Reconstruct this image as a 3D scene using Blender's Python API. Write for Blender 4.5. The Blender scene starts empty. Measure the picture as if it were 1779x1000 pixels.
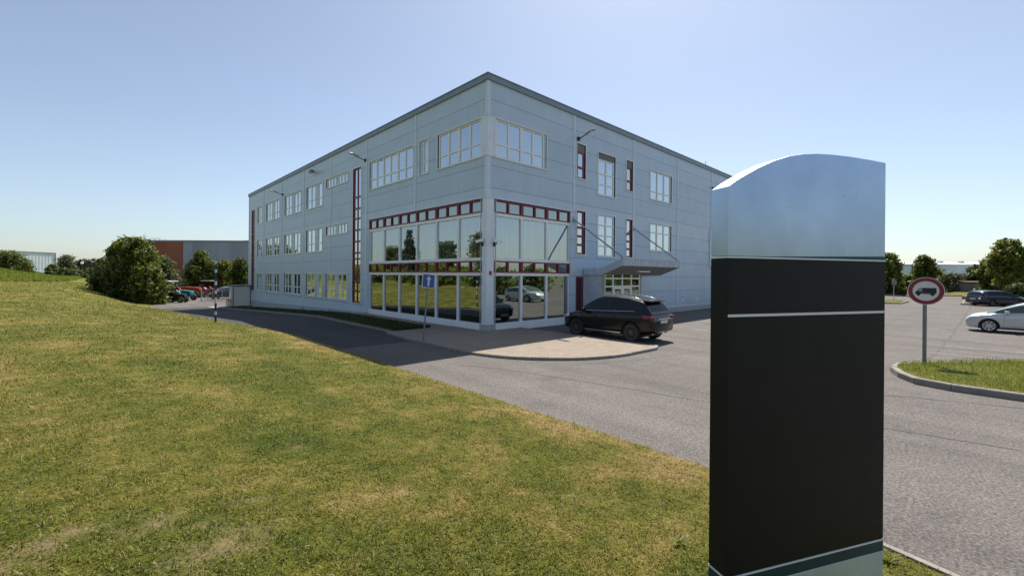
import bpy, bmesh, math, random
import numpy as np
from mathutils import Vector, Matrix

scene = bpy.context.scene
COL = scene.collection
PI = math.pi
rad = math.radians

# ------------------------------------------------------------------ frame
# world axes follow the office: its corner is the origin, the entrance front runs along +x, the lane front along +y
CAM = Vector((-12.474, -14.768, 2.55))
FWD = Vector((0.6884, 0.7252, 0.0)).normalized()
RGT = Vector((0.7252, -0.6884, 0.0)).normalized()

def cw(X, Y):
    """metres right of and ahead of the photographer -> world x, y"""
    p = CAM + RGT * X + FWD * Y
    return p.x, p.y

def px(u, Y):
    return cw((u - 889.5) / 760.0 * Y, Y)

def clamp(v, a, b):
    return max(a, min(b, v))

def sm(v):
    v = np.clip(v, 0, 1)
    return v * v * (3 - 2 * v)

def gz(y):
    """level of the paved ground: falls away gently along the lane"""
    return -0.041 * np.clip(np.asarray(y, float) - 12, 0, 36)

def kerb_x(y):
    y = np.asarray(y, float)
    return -6.62 - 1.1 * sm((y - 4) / 9) - .25 * np.clip(-12.3 - y, 0, 6)

def hash_noise(x, y):
    return (np.sin(x * 1.7 + y * 0.6) + np.sin(x * 0.53 - y * 1.31 + 1.7) + np.sin(x * 3.1 + 2.2 * y + .4) * .5 + np.sin(1.1 * y + .9) * .7) / 3.2

def lawn_z(x, y):
    x = np.asarray(x, float); y = np.asarray(y, float)
    d = kerb_x(y) - x
    base = gz(y) * (1 - sm(d / 9)) 
    z = base + 0.055 + 0.06 * sm(d / .5) + 0.44 * sm(d / 6.5) + 0.55 * sm((y - 40) / 70) * sm(d / 9)
    z = z + 0.018 * hash_noise(x * 1.3, y * 1.3) * sm(d / 1.0) + .009 * hash_noise(x * 5.1 + y, y * 4.7) * sm(d / .6)
    # grassy bank along the far edge of the lawn
    env = sm((y + 60) / 30) * (1 - sm((y - 112) / 30))
    bump = 3.4 * sm((d - 17.5 - 1.2 * np.sin(y * .11)) / 13.0) * env
    bump = np.maximum(bump, 2.5 * sm((y - 103) / 15) * sm((d - 9.5) / 15) * (1 - sm((y - 150) / 60)))
    return z + bump * (1 + .07 * np.sin(y * .23) + .05 * np.sin(y * .61 + x * .2))

# ------------------------------------------------------------------ object helpers
def link(o, parent=None):
    COL.objects.link(o)
    if parent is not None:
        o.parent = parent
    return o

def tag(o, label=None, cat=None, group=None, kind=None):
    if label: o['label'] = label
    if cat: o['category'] = cat
    if group: o['group'] = group
    if kind: o['kind'] = kind
    return o

def empty(name, loc=(0, 0, 0), rz=0.0, label=None, cat=None, group=None):
    o = bpy.data.objects.new(name, None)
    o.empty_display_size = .2
    o.location = loc
    o.rotation_euler = (0, 0, rz)
    link(o)
    return tag(o, label, cat, group)

def copy_tree(o, parent=None):
    c = o.copy()
    COL.objects.link(c)
    c.parent = parent
    if parent is not None:
        c.matrix_parent_inverse = o.matrix_parent_inverse.copy()
    for ch in list(o.children):
        copy_tree(ch, c)
    return c

class MB:
    """collects polygons, then links them as one mesh object"""
    def __init__(self):
        self.v = []; self.f = []; self.m = []
    def poly(self, pts, mi=0, n=None):
        pts = [Vector(p) for p in pts]
        if n is not None:
            nn = Vector((0, 0, 0))
            for i in range(len(pts)):
                a = pts[i]; b = pts[(i + 1) % len(pts)]
                nn += a.cross(b)
            if nn.dot(Vector(n)) < 0:
                pts.reverse()
        k = len(self.v)
        self.v += [tuple(p) for p in pts]
        self.f.append(tuple(range(k, k + len(pts))))
        self.m.append(mi)
    def box(self, x0, x1, y0, y1, z0, z1, mi=0):
        if x0 > x1: x0, x1 = x1, x0
        if y0 > y1: y0, y1 = y1, y0
        if z0 > z1: z0, z1 = z1, z0
        k = len(self.v)
        self.v += [(x0, y0, z0), (x1, y0, z0), (x1, y1, z0), (x0, y1, z0), (x0, y0, z1), (x1, y0, z1), (x1, y1, z1), (x0, y1, z1)]
        for q in ((0, 3, 2, 1), (4, 5, 6, 7), (0, 1, 5, 4), (1, 2, 6, 5), (2, 3, 7, 6), (3, 0, 4, 7)):
            self.f.append(tuple(k + i for i in q)); self.m.append(mi)
    def tube(self, pts, r, n=10, mi=0, cap=True):
        pts = [Vector(p) for p in pts]
        rs = r if isinstance(r, (list, tuple)) else [r] * len(pts)
        k0 = len(self.v)
        up = None
        for i, p in enumerate(pts):
            if i == 0: t = pts[1] - pts[0]
            elif i == len(pts) - 1: t = pts[-1] - pts[-2]
            else: t = (pts[i + 1] - pts[i - 1])
            t.normalize()
            if up is None:
                up = Vector((0, 0, 1)) if abs(t.z) < .9 else Vector((1, 0, 0))
            a = t.cross(up).normalized(); b = a.cross(t).normalized()
            up = b
            for j in range(n):
                th = 2 * PI * j / n
                self.v.append(tuple(p + (a * math.cos(th) + b * math.sin(th)) * rs[i]))
        for i in range(len(pts) - 1):
            for j in range(n):
                a = k0 + i * n + j; b = k0 + i * n + (j + 1) % n
                self.f.append((a, b, b + n, a + n)); self.m.append(mi)
        if cap:
            self.f.append(tuple(k0 + j for j in reversed(range(n)))); self.m.append(mi)
            e = k0 + (len(pts) - 1) * n
            self.f.append(tuple(e + j for j in range(n))); self.m.append(mi)
    def lathe(self, prof, c, axis, n=28, mi=0):
        """prof: (radius, along-axis) pairs"""
        c = Vector(c); ax = Vector(axis).normalized()
        u = ax.orthogonal().normalized(); w = ax.cross(u)
        k0 = len(self.v)
        for (r, h) in prof:
            for j in range(n):
                th = 2 * PI * j / n
                self.v.append(tuple(c + ax * h + (u * math.cos(th) + w * math.sin(th)) * r))
        for i in range(len(prof) - 1):
            for j in range(n):
                a = k0 + i * n + j; b = k0 + i * n + (j + 1) % n
                self.f.append((a, b, b + n, a + n)); self.m.append(mi)
    def prism(self, poly, a0, a1, fn, mi=0):
        """poly: list of 2d points, fn(u, v, w) -> 3d; extrudes along w"""
        n = len(poly)
        k = len(self.v)
        for w in (a0, a1):
            for (u, v) in poly:
                self.v.append(tuple(fn(u, v, w)))
        self.f.append(tuple(k + i for i in range(n))); self.m.append(mi)
        self.f.append(tuple(k + n + i for i in reversed(range(n)))); self.m.append(mi)
        for i in range(n):
            j = (i + 1) % n
            self.f.append((k + i, k + n + i, k + n + j, k + j)); self.m.append(mi)
    def build(self, name, mats, parent=None, smooth=None, fix=True, bevel=None):
        me = bpy.data.meshes.new(name)
        me.from_pydata(self.v, [], self.f)
        mats = mats if isinstance(mats, (list, tuple)) else [mats]
        for m in mats: me.materials.append(m)
        me.polygons.foreach_set('material_index', self.m)
        if fix or bevel:
            bm = bmesh.new(); bm.from_mesh(me)
            if fix:
                bmesh.ops.recalc_face_normals(bm, faces=bm.faces)
            if bevel:
                bmesh.ops.remove_doubles(bm, verts=bm.verts, dist=1e-5)
                es = [e for e in bm.edges if len(e.link_faces) == 2 and e.calc_face_angle(0) > rad(40)]
                bmesh.ops.bevel(bm, geom=es, offset=bevel, segments=2, profile=.6, affect='EDGES', clamp_overlap=True)
            bm.to_mesh(me); bm.free()
        if smooth is not None:
            me.polygons.foreach_set('use_smooth', [True] * len(me.polygons))
            me.set_sharp_from_angle(angle=rad(smooth))
        me.update()
        o = bpy.data.objects.new(name, me)
        return link(o, parent)

def np_mesh(name, verts, faces, mats, parent=None, smooth=False, midx=None):
    """faces: (n,3) or (n,4) array"""
    verts = np.ascontiguousarray(verts, dtype=np.float32); faces = np.ascontiguousarray(faces, dtype=np.int32)
    me = bpy.data.meshes.new(name)
    nf, k = faces.shape
    me.vertices.add(len(verts)); me.vertices.foreach_set('co', verts.ravel())
    me.loops.add(nf * k); me.loops.foreach_set('vertex_index', faces.ravel())
    me.polygons.add(nf)
    me.polygons.foreach_set('loop_start', np.arange(0, nf * k, k, dtype=np.int32))
    if smooth: me.polygons.foreach_set('use_smooth', np.ones(nf, dtype=bool))
    mats = mats if isinstance(mats, (list, tuple)) else [mats]
    for m in mats: me.materials.append(m)
    if midx is not None: me.polygons.foreach_set('material_index', np.asarray(midx, dtype=np.int32))
    me.update(calc_edges=True); me.validate()
    return link(bpy.data.objects.new(name, me), parent)

def grid_mesh(name, xs, ys, zf, mats, xf=None, smooth=True):
    X, Y = np.meshgrid(np.asarray(xs, float), np.asarray(ys, float), indexing='ij')
    if xf is not None: X = xf(X, Y)
    Z = zf(X, Y)
    n, m = X.shape
    V = np.stack([X, Y, Z], -1).reshape(-1, 3)
    i = np.arange(n - 1)[:, None] * m + np.arange(m - 1)[None, :]
    Fq = np.stack([i, i + m, i + m + 1, i + 1], -1).reshape(-1, 4)
    o = np_mesh(name, V, Fq, mats, smooth=smooth)
    me = o.data
    if me.polygons[0].normal.z < 0: me.flip_normals()
    return o

# ------------------------------------------------------------------ materials
def new_mat(name):
    m = bpy.data.materials.new(name); m.use_nodes = True
    nt = m.node_tree
    b = nt.nodes['Principled BSDF']
    return m, nt, b

def N(nt, kind, **kw):
    n = nt.nodes.new(kind)
    for k, v in kw.items():
        if k in n.inputs: n.inputs[k].default_value = v
        else: setattr(n, k, v)
    return n

def coords(nt, kind='Position'):
    if kind == 'Position':
        return nt.nodes.new('ShaderNodeNewGeometry').outputs['Position']
    return nt.nodes.new('ShaderNodeTexCoord').outputs[kind]

def noise(nt, co, scale, detail=3, rough=.6, dim='3D'):
    n = N(nt, 'ShaderNodeTexNoise', Scale=scale, Detail=detail, Roughness=rough)
    nt.links.new(co, n.inputs['Vector'])
    return n.outputs['Fac']

def ramp(nt, fac, stops):
    r = nt.nodes.new('ShaderNodeValToRGB')
    el = r.color_ramp.elements
    while len(el) < len(stops): el.new(.5)
    for e, (p, c) in zip(el, stops):
        e.position = p; e.color = (c[0], c[1], c[2], 1) if not isinstance(c, (int, float)) else (c, c, c, 1)
    nt.links.new(fac, r.inputs['Fac'])
    return r.outputs['Color']

def mixc(nt, fac, a, b, mode='MIX'):
    m = nt.nodes.new('ShaderNodeMix'); m.data_type = 'RGBA'; m.blend_type = mode
    for idx, v in ((0, fac), (6, a), (7, b)):
        sock = m.inputs[idx]
        if isinstance(v, (int, float)): sock.default_value = v if idx == 0 else (v, v, v, 1)
        elif isinstance(v, (tuple, list)): sock.default_value = (v[0], v[1], v[2], 1)
        else: nt.links.new(v, sock)
    return m.outputs[2]

def math_(nt, op, a, b=0.0, c=0.0):
    m = nt.nodes.new('ShaderNodeMath'); m.operation = op
    for i, v in enumerate((a, b, c)):
        if isinstance(v, (int, float)): m.inputs[i].default_value = v
        else: nt.links.new(v, m.inputs[i])
    return m.outputs[0]

def bump(nt, b, h, strength=.3, dist=.01):
    n = N(nt, 'ShaderNodeBump', Strength=strength, Distance=dist)
    nt.links.new(h, n.inputs['Height'])
    nt.links.new(n.outputs['Normal'], b.inputs['Normal'])

def paint(name, c, rough=.4, metal=0.0, var=.12, scale=3.0, coat=0.0, spec=.5, fine=None):
    """plain coat with a little wear and uneven gloss"""
    m, nt, b = new_mat(name)
    co = coords(nt, 'Object')
    f = noise(nt, co, scale, 5, .65)
    lo = tuple(x * (1 - var) for x in c); hi = tuple(min(1, x * (1 + var)) for x in c)
    nt.links.new(ramp(nt, f, [(.3, lo), (.7, hi)]), b.inputs['Base Color'])
    r = noise(nt, co, scale * 7, 3)
    nt.links.new(math_(nt, 'MULTIPLY_ADD', r, .18, rough - .09), b.inputs['Roughness'])
    b.inputs['Metallic'].default_value = metal
    b.inputs['Coat Weight'].default_value = coat
    b.inputs['Coat Roughness'].default_value = .04
    b.inputs['Specular IOR Level'].default_value = spec
    return m

def glass_mat(name, tint, refl, dark, wave=0.0, scale=1.2):
    """coated window glass: mirrors the surroundings over a dim room"""
    m, nt, b = new_mat(name)
    g = N(nt, 'ShaderNodeBsdfGlossy', Roughness=.015)
    g.inputs['Color'].default_value = (*tint, 1)
    b.inputs['Base Color'].default_value = (*dark, 1); b.inputs['Roughness'].default_value = .6; b.inputs['Specular IOR Level'].default_value = 0.0
    lw = N(nt, 'ShaderNodeLayerWeight', Blend=.35)
    fac = math_(nt, 'MULTIPLY_ADD', lw.outputs['Fresnel'], .5, refl)
    fac = math_(nt, 'MINIMUM', fac, .95)
    mx = nt.nodes.new('ShaderNodeMixShader')
    nt.links.new(fac, mx.inputs[0]); nt.links.new(b.outputs[0], mx.inputs[1]); nt.links.new(g.outputs[0], mx.inputs[2])
    nt.links.new(mx.outputs[0], nt.nodes['Material Output'].inputs['Surface'])
    if wave:
        co = coords(nt, 'Object')
        h = noise(nt, co, scale, 1, .4)
        n = N(nt, 'ShaderNodeBump', Strength=wave, Distance=.02)
        nt.links.new(h, n.inputs['Height']); nt.links.new(n.outputs['Normal'], g.inputs['Normal'])
    return m

def leaf_mat(name, dark, mid, light, trans=.4):
    m, nt, b = new_mat(name)
    geo = nt.nodes.new('ShaderNodeNewGeometry')
    cl = noise(nt, geo.outputs['Position'], .9, 2)
    f = math_(nt, 'ADD', math_(nt, 'MULTIPLY', geo.outputs['Random Per Island'], .6), math_(nt, 'MULTIPLY', cl, .5))
    c = ramp(nt, f, [(.2, dark), (.52, mid), (.85, light)])
    nt.links.new(c, b.inputs['Base Color'])
    b.inputs['Roughness'].default_value = .5; b.inputs['Specular IOR Level'].default_value = .35
    t = nt.nodes.new('ShaderNodeBsdfTranslucent')
    nt.links.new(mixc(nt, 1.0, c, (1.0, 1.0, .45), 'MULTIPLY'), t.inputs['Color'])
    mx = nt.nodes.new('ShaderNodeMixShader'); mx.inputs[0].default_value = trans
    nt.links.new(b.outputs[0], mx.inputs[1]); nt.links.new(t.outputs[0], mx.inputs[2])
    nt.links.new(mx.outputs[0], nt.nodes['Material Output'].inputs['Surface'])
    return m

def asphalt_mat(name, lo, hi):
    m, nt, b = new_mat(name)
    co = coords(nt)
    big = noise(nt, co, .22, 5, .7)
    mid = noise(nt, co, 2.3, 4, .7)
    fine = noise(nt, co, 30, 4, .8)
    vor = N(nt, 'ShaderNodeTexVoronoi', Scale=46.0); nt.links.new(co, vor.inputs['Vector'])
    base = ramp(nt, big, [(.3, lo), (.7, hi)])
    base = mixc(nt, .5, base, ramp(nt, mid, [(.25, .42), (.75, .62)]), 'OVERLAY')
    mp = nt.nodes.new('ShaderNodeMapping'); mp.inputs['Scale'].default_value = (.9, .10, 1); mp.inputs['Rotation'].default_value = (0, 0, rad(4)); nt.links.new(co, mp.inputs['Vector'])
    lanes = noise(nt, mp.outputs[0], 1.0, 4, .6)
    base = mixc(nt, .55, base, ramp(nt, lanes, [(.32, .34), (.5, .5), (.66, .62)]), 'OVERLAY')
    st_ = noise(nt, co, .75, 3, .55)
    base = mixc(nt, ramp(nt, st_, [(.62, 0), (.72, .35)]), base, tuple(x * .55 for x in lo))
    speck = ramp(nt, fine, [(.34, .18), (.5, .48), (.66, .82)])
    base = mixc(nt, .8, base, speck, 'OVERLAY')
    stone = ramp(nt, vor.outputs['Color'], [(.1, .24), (.9, .74)])
    base = mixc(nt, .6, base, stone, 'OVERLAY')
    nt.links.new(base, b.inputs['Base Color'])
    b.inputs['Roughness'].default_value = .85; b.inputs['Specular IOR Level'].default_value = .25
    h = math_(nt, 'ADD', math_(nt, 'MULTIPLY', fine, .6), vor.outputs['Distance'])
    bump(nt, b, h, .55, .012)
    return m

def turf_colour(nt, co):
    big = noise(nt, co, .16, 4, .6)
    mid = noise(nt, co, .95, 5, .68)
    f = math_(nt, 'ADD', math_(nt, 'MULTIPLY_ADD', big, .30, .06), math_(nt, 'MULTIPLY', mid, .58))
    # worn, drier turf where feet and tyres cut the lawn edge
    sep = nt.nodes.new('ShaderNodeSeparateXYZ'); nt.links.new(co, sep.inputs[0])
    e = math_(nt, 'MULTIPLY', math_(nt, 'SUBTRACT', sep.outputs['X'], -8.1), .7); e = math_(nt, 'MINIMUM', math_(nt, 'MAXIMUM', e, 0.0), 1.0)
    e = math_(nt, 'MULTIPLY', e, math_(nt, 'LESS_THAN', sep.outputs['X'], -5.0))
    small = noise(nt, co, 4.2, 4, .7)
    f = math_(nt, 'ADD', f, math_(nt, 'MULTIPLY', e, .085))
    f = math_(nt, 'ADD', f, math_(nt, 'MULTIPLY_ADD', small, .26, -.13))
    c = ramp(nt, f, [(.36, (.078, .108, .011)), (.48, (.148, .156, .020)), (.55, (.225, .198, .042)), (.62, (.33, .245, .088)), (.72, (.45, .33, .17))])
    return c, f

def turf_mat(name, bare=False):
    m, nt, b = new_mat(name)
    co = coords(nt)
    c, f = turf_colour(nt, co)
    fine = noise(nt, co, 34, 4, .8)
    fib = noise(nt, co, 9, 5, .75)
    c = mixc(nt, .85, c, ramp(nt, fine, [(.32, .10), (.5, .36), (.70, .70)]), 'OVERLAY')
    c = mixc(nt, .5, c, ramp(nt, fib, [(.3, .3), (.7, .68)]), 'OVERLAY')
    at = nt.nodes.new('ShaderNodeAttribute'); at.attribute_name = 'bare'
    soil = ramp(nt, noise(nt, co, 26, 4, .8), [(.3, (.17, .105, .055)), (.5, (.36, .25, .145)), (.7, (.47, .35, .22))])
    c = mixc(nt, at.outputs['Fac'], c, soil)
    nt.links.new(c, b.inputs['Base Color'])
    b.inputs['Roughness'].default_value = .9; b.inputs['Specular IOR Level'].default_value = .15
    bump(nt, b, math_(nt, 'ADD', fine, math_(nt, 'MULTIPLY', fib, 1.2)), .9, .05)
    return m

def blade_mat(name, lush=0.0):
    m, nt, b = new_mat(name)
    geo = nt.nodes.new('ShaderNodeNewGeometry')
    c, f = turf_colour(nt, geo.outputs['Position'])
    rnd = geo.outputs['Random Per Island']
    c = mixc(nt, .8, c, ramp(nt, rnd, [(0, (.24, .28, .18)), (.35, (.50, .52, .38)), (.7, (.70, .67, .50)), (1, (.92, .86, .70))]), 'OVERLAY')
    dry = math_(nt, 'GREATER_THAN', rnd, .9)
    c = mixc(nt, math_(nt, 'MULTIPLY', dry, .7), c, (.36, .29, .14))
    if lush: c = mixc(nt, lush, c, mixc(nt, rnd, (.13, .21, .018), (.30, .33, .05)))
    nt.links.new(c, b.inputs['Base Color'])
    b.inputs['Roughness'].default_value = .6; b.inputs['Specular IOR Level'].default_value = .3
    t = nt.nodes.new('ShaderNodeBsdfTranslucent'); nt.links.new(c, t.inputs['Color'])
    mx = nt.nodes.new('ShaderNodeMixShader'); mx.inputs[0].default_value = .35
    nt.links.new(b.outputs[0], mx.inputs[1]); nt.links.new(t.outputs[0], mx.inputs[2])
    nt.links.new(mx.outputs[0], nt.nodes['Material Output'].inputs['Surface'])
    return m

def panel_mat(name, c, joint=.98, off=.55):
    """coated sheet cladding with horizontal panel joints and rain marks"""
    m, nt, b = new_mat(name)
    co = coords(nt, 'Object')
    sep = nt.nodes.new('ShaderNodeSeparateXYZ'); nt.links.new(co, sep.inputs[0])
    fr = math_(nt, 'FRACT', math_(nt, 'DIVIDE', math_(nt, 'SUBTRACT', sep.outputs['Z'], off - 20 * joint), joint))
    line = math_(nt, 'LESS_THAN', fr, .028)
    pid = math_(nt, 'FLOOR', math_(nt, 'DIVIDE', math_(nt, 'SUBTRACT', sep.outputs['Z'], off - 20 * joint), joint))
    wn = N(nt, 'ShaderNodeTexWhiteNoise'); wn.noise_dimensions = '1D'; nt.links.new(pid, wn.inputs['W'])
    mp = nt.nodes.new('ShaderNodeMapping'); mp.inputs['Scale'].default_value = (2.5, 2.5, .18)
    nt.links.new(co, mp.inputs['Vector'])
    st = noise(nt, mp.outputs[0], 1.6, 5, .7)
    blot = noise(nt, co, .7, 4)
    base = ramp(nt, math_(nt, 'ADD', math_(nt, 'MULTIPLY', st, .5), math_(nt, 'MULTIPLY', blot, .5)),
                [(.3, tuple(x * .90 for x in c)), (.5, c), (.7, tuple(x * 1.1 for x in c))])
    base = mixc(nt, .10, base, wn.outputs['Value'], 'OVERLAY')
    base = mixc(nt, line, base, tuple(x * .5 for x in c))
    nt.links.new(base, b.inputs['Base Color'])
    b.inputs['Roughness'].default_value = .42; b.inputs['Metallic'].default_value = .08
    warp = noise(nt, co, 1.1, 2, .5)
    rib = math_(nt, 'SINE', math_(nt, 'MULTIPLY', sep.outputs['Z'], 2 * PI / .06))
    bump(nt, b, math_(nt, 'ADD', math_(nt, 'MULTIPLY', line, -1.0), math_(nt, 'ADD', math_(nt, 'MULTIPLY', rib, .04), math_(nt, 'MULTIPLY', warp, 1.6))), .35, .012)
    return m

M = {}
M['panel'] = panel_mat('cladding_sheet', (.52, .62, .715))
M['strip'] = paint('cladding_trim', (.66, .73, .80), .4, .08, .08, 2)
M['flash'] = paint('roof_flashing', (.24, .28, .32), .45, .3, .1)
M['white'] = paint('window_white', (.90, .90, .86), .4, 0, .06)
M['surround'] = paint('window_surround', (.78, .79, .75), .45, .2, .08)
M['red'] = paint('frame_red', (.23, .018, .028), .4, 0, .12)
M['glass'] = glass_mat('window_glass', (.84, .92, .95), .66, (.035, .045, .05), .05, 1.5)
M['shop_glass'] = glass_mat('shopfront_glass', (.74, .82, .78), .44, (.014, .019, .016), .10, .9)
M['plinth'] = paint('plinth_concrete', (.40, .41, .41), .8, 0, .15, 4)
M['alu'] = paint('aluminium_white', (.86, .88, .89), .4, .1, .06)
M['column'] = paint('column_sheet', (.74, .78, .82), .45, .15, .06, 1.5)
M['dark'] = paint('dark_gap', (.02, .02, .022), .7)
M['blackmetal'] = paint('black_metal', (.025, .026, .028), .4, .3)
M['steel'] = paint('galvanised_steel', (.42, .44, .46), .45, .7, .12, 6)
M['lens'] = paint('lamp_lens', (.75, .77, .78), .25, 0, .03)
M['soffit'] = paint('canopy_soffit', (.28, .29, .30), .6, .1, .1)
M['fascia'] = paint('canopy_sheet', (.56, .62, .68), .45, .05, .1)
M['shade'] = paint('roller_shade', (.20, .21, .21), .6, .1, .12, 8)
M['pier'] = paint('rendered_pier', (.36, .33, .28), .85, 0, .12)
M['paper'] = paint('notice_paper', (.78, .78, .76), .7, 0, .04)
M['redplate'] = paint('red_plate', (.35, .02, .02), .5)
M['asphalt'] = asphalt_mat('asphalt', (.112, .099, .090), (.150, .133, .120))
M['asphalt_shade_tone'] = asphalt_mat('asphalt_lane_shade', (.052, .050, .050), (.070, .067, .066))  # lane copy of the asphalt, building shadow painted in as darker colour
M['seam'] = paint('seam_tar', (.055, .052, .05), .8, 0, .3, 3)
M['turf'] = turf_mat('turf')
M['blade'] = blade_mat('grass_blades')
M['blade_shade_tone'] = leaf_mat('grass_shade_tone', (.022, .036, .008), (.040, .060, .012), (.07, .09, .02), .25)  # verge grass: the wall's shadow is put into this dark colour
M['blade_lush'] = blade_mat('grass_blades_lush', .75)
M['kerb'] = paint('kerb_stone', (.24, .215, .19), .85, 0, .2, 5)
M['bark'] = paint('bark', (.075, .055, .040), .9, 0, .3, 9)
M['leaf_dark'] = leaf_mat('leaves_dark', (.022, .038, .007), (.052, .080, .012), (.14, .17, .03), .4)
M['leaf_mid'] = leaf_mat('leaves_mid', (.034, .055, .008), (.088, .120, .016), (.22, .235, .04), .45)
M['leaf_light'] = leaf_mat('leaves_light', (.055, .09, .014), (.14, .17, .022), (.30, .29, .06), .5)
M['leaf_pale'] = leaf_mat('leaves_pale', (.05, .07, .03), (.10, .125, .05), (.17, .19, .09), .4)
M['leaf_far'] = leaf_mat('leaves_far', (.025, .038, .022), (.045, .062, .036), (.07, .09, .05), .2)
M['needles'] = leaf_mat('needles', (.012, .028, .012), (.025, .048, .018), (.05, .08, .03), .2)

def pavers():
    m, nt, b = new_mat('pavers')
    co = coords(nt)
    mp = nt.nodes.new('ShaderNodeMapping'); mp.inputs['Rotation'].default_value = (0, 0, rad(45)); nt.links.new(co, mp.inputs['Vector'])
    br = N(nt, 'ShaderNodeTexBrick', Scale=1.0)
    br.inputs['Brick Width'].default_value = .2; br.inputs['Row Height'].default_value = .1; br.inputs['Mortar Size'].default_value = .006
    br.inputs['Color1'].default_value = (.30, .238, .178, 1); br.inputs['Color2'].default_value = (.235, .185, .14, 1); br.inputs['Mortar'].default_value = (.12, .10, .08, 1)
    nt.links.new(mp.outputs[0], br.inputs['Vector'])
    c = mixc(nt, .5, br.outputs['Color'], ramp(nt, noise(nt, co, 1.1, 5, .7), [(.3, .4), (.7, .62)]), 'OVERLAY')
    c = mixc(nt, .4, c, ramp(nt, noise(nt, co, 60, 3, .7), [(.3, .36), (.7, .64)]), 'OVERLAY')
    nt.links.new(c, b.inputs['Base Color']); b.inputs['Roughness'].default_value = .88
    bump(nt, b, br.outputs['Fac'], -.4, .006)
    return m
M['paver'] = pavers()

def worn_paint():
    m, nt, b = new_mat('worn_line_paint')
    co = coords(nt)
    b.inputs['Base Color'].default_value = (.50, .49, .46, 1); b.inputs['Roughness'].default_value = .8
    a = ramp(nt, math_(nt, 'ADD', math_(nt, 'MULTIPLY', noise(nt, co, 1.3, 4, .7), .6), math_(nt, 'MULTIPLY', noise(nt, co, 30, 3, .7), .4)), [(.42, 0), (.60, .8)])
    nt.links.new(a, b.inputs['Alpha'])
    return m
M['line'] = worn_paint()
EXPO = 0.8
# ------------------------------------------------------------------ the setting: ground, lane, car park, lawn
def arr(*segs):
    out = []
    for a, b, n in segs:
        out += list(np.linspace(a, b, n, endpoint=False))
    out.append(segs[-1][1])
    return out

def sheet(name, xs, ys, off, mat):
    xs = sorted(set(xs)); ys = sorted(set([y for y in ys] + [y for y in (12.0, 48.0) if min(ys) < y < max(ys)]))
    o = grid_mesh(name, xs, ys, lambda X, Y: gz(Y) + off, mat, smooth=False)
    return tag(o, kind='structure')

def field_mat():
    m, nt, b = new_mat('far_field')
    co = coords(nt)
    c = ramp(nt, noise(nt, co, .03, 4), [(.35, (.06, .085, .02)), (.55, (.11, .12, .035)), (.7, (.17, .15, .06))])
    c = mixc(nt, .5, c, ramp(nt, noise(nt, co, 3, 4, .8), [(.3, .3), (.7, .7)]), 'OVERLAY')
    nt.links.new(c, b.inputs['Base Color']); b.inputs['Roughness'].default_value = .95
    return m
M['field'] = field_mat()
sheet('ground', [-2500, -800, -200, -60, 0, 60, 200, 800, 2500], [-2500, -800, -200, -60, 0, 48, 100, 200, 800, 2500], -.07, M['field'])

sheet('car_park', [-8.0, 0, 20, 40, 70, 105], [-70, -45, -20, -10, 0], 0.0, M['asphalt'])
sheet('lane', [-8.3, -5, -3.05], [0, 12, 30, 48], 0.0, M['asphalt_shade_tone'])
sheet('yard', [-16, -8.3, 10, 40], [48, 60, 100, 130], 0.0, M['asphalt'])
sheet('building_apron', [-3.05, 0.3], [0.0, 48], -.02, M['plinth'])
sheet('entrance_yard', [43.0, 105], [0, 14], 0.0, M['asphalt'])

# worn bare patches in the lawn: world x, y, radius, stretch
def g0(u, v):
    z = .5
    for _ in range(8):
        h = 478 + (u - 889.5) * .0079; Y = 760 * (CAM.z - z) / (v - h); q = px(u, Y); z = float(lawn_z(*q))
    return q
BARE = []
for (u, v, r) in ((395, 945, .26), (360, 962, .15), (275, 908, .15), (345, 912, .08), (130, 925, .15), (60, 955, .18), (20, 985, .15), (455, 866, .09), (410, 872, .10), (700, 850, .10), (515, 778, .08), (1000, 860, .07), (540, 700, .10), (300, 690, .10), (860, 720, .1)):
    q = g0(u, v); BARE.append((q[0], q[1], r))
def bare(x, y):
    x = np.asarray(x, float); y = np.asarray(y, float)
    m = np.zeros(x.shape)
    n_ = .45 * np.sin(x * 21 + 3 * np.sin(y * 12)) * np.sin(y * 23) + .35 * np.sin(x * 13 + 2 * np.sin(y * 7)) * np.sin(y * 11 + 1.5 * np.sin(x * 9)) + .25 * np.sin(x * 29 + y * 17) * np.sin(y * 31 - x * 7)
    for (a, b, r) in BARE:
        dx, dy = x - a, y - b
        p = (dx * .92 + dy * .39) / 1.35; q = (-dx * .39 + dy * .92) / .85
        m = np.maximum(m, np.clip(1.25 - np.sqrt(p * p + q * q) / r + n_, 0, 1))
    return m

# lawn
lx = np.concatenate([np.linspace(0, 1.2, 12), np.linspace(1.32, 12, 90), np.linspace(12.4, 40, 60), np.linspace(42, 90, 12)])
ly = np.concatenate([np.linspace(-75, -26, 30), np.linspace(-25, 10, 290), np.linspace(10.5, 60, 110), np.linspace(61, 150, 90)])
def lawn_xf(D, Y): return kerb_x(Y) - .09 - D + (.08 + .06 * hash_noise(Y * 5.0, Y * 2.1)) * sm((Y + 13.5) / .6) * np.exp(-D * 4)
lawn = grid_mesh('lawn', lx, ly, lambda X, Y: lawn_z(X, Y), M['turf'], xf=lawn_xf)
tag(lawn, kind='structure')
co_ = np.empty(len(lawn.data.vertices) * 3, np.float32); lawn.data.vertices.foreach_get('co', co_); co_ = co_.reshape(-1, 3)
at_ = lawn.data.attributes.new('bare', 'FLOAT', 'POINT'); at_.data.foreach_set('value', (bare(co_[:, 0], co_[:, 1]) * .55).astype(np.float32))

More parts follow.
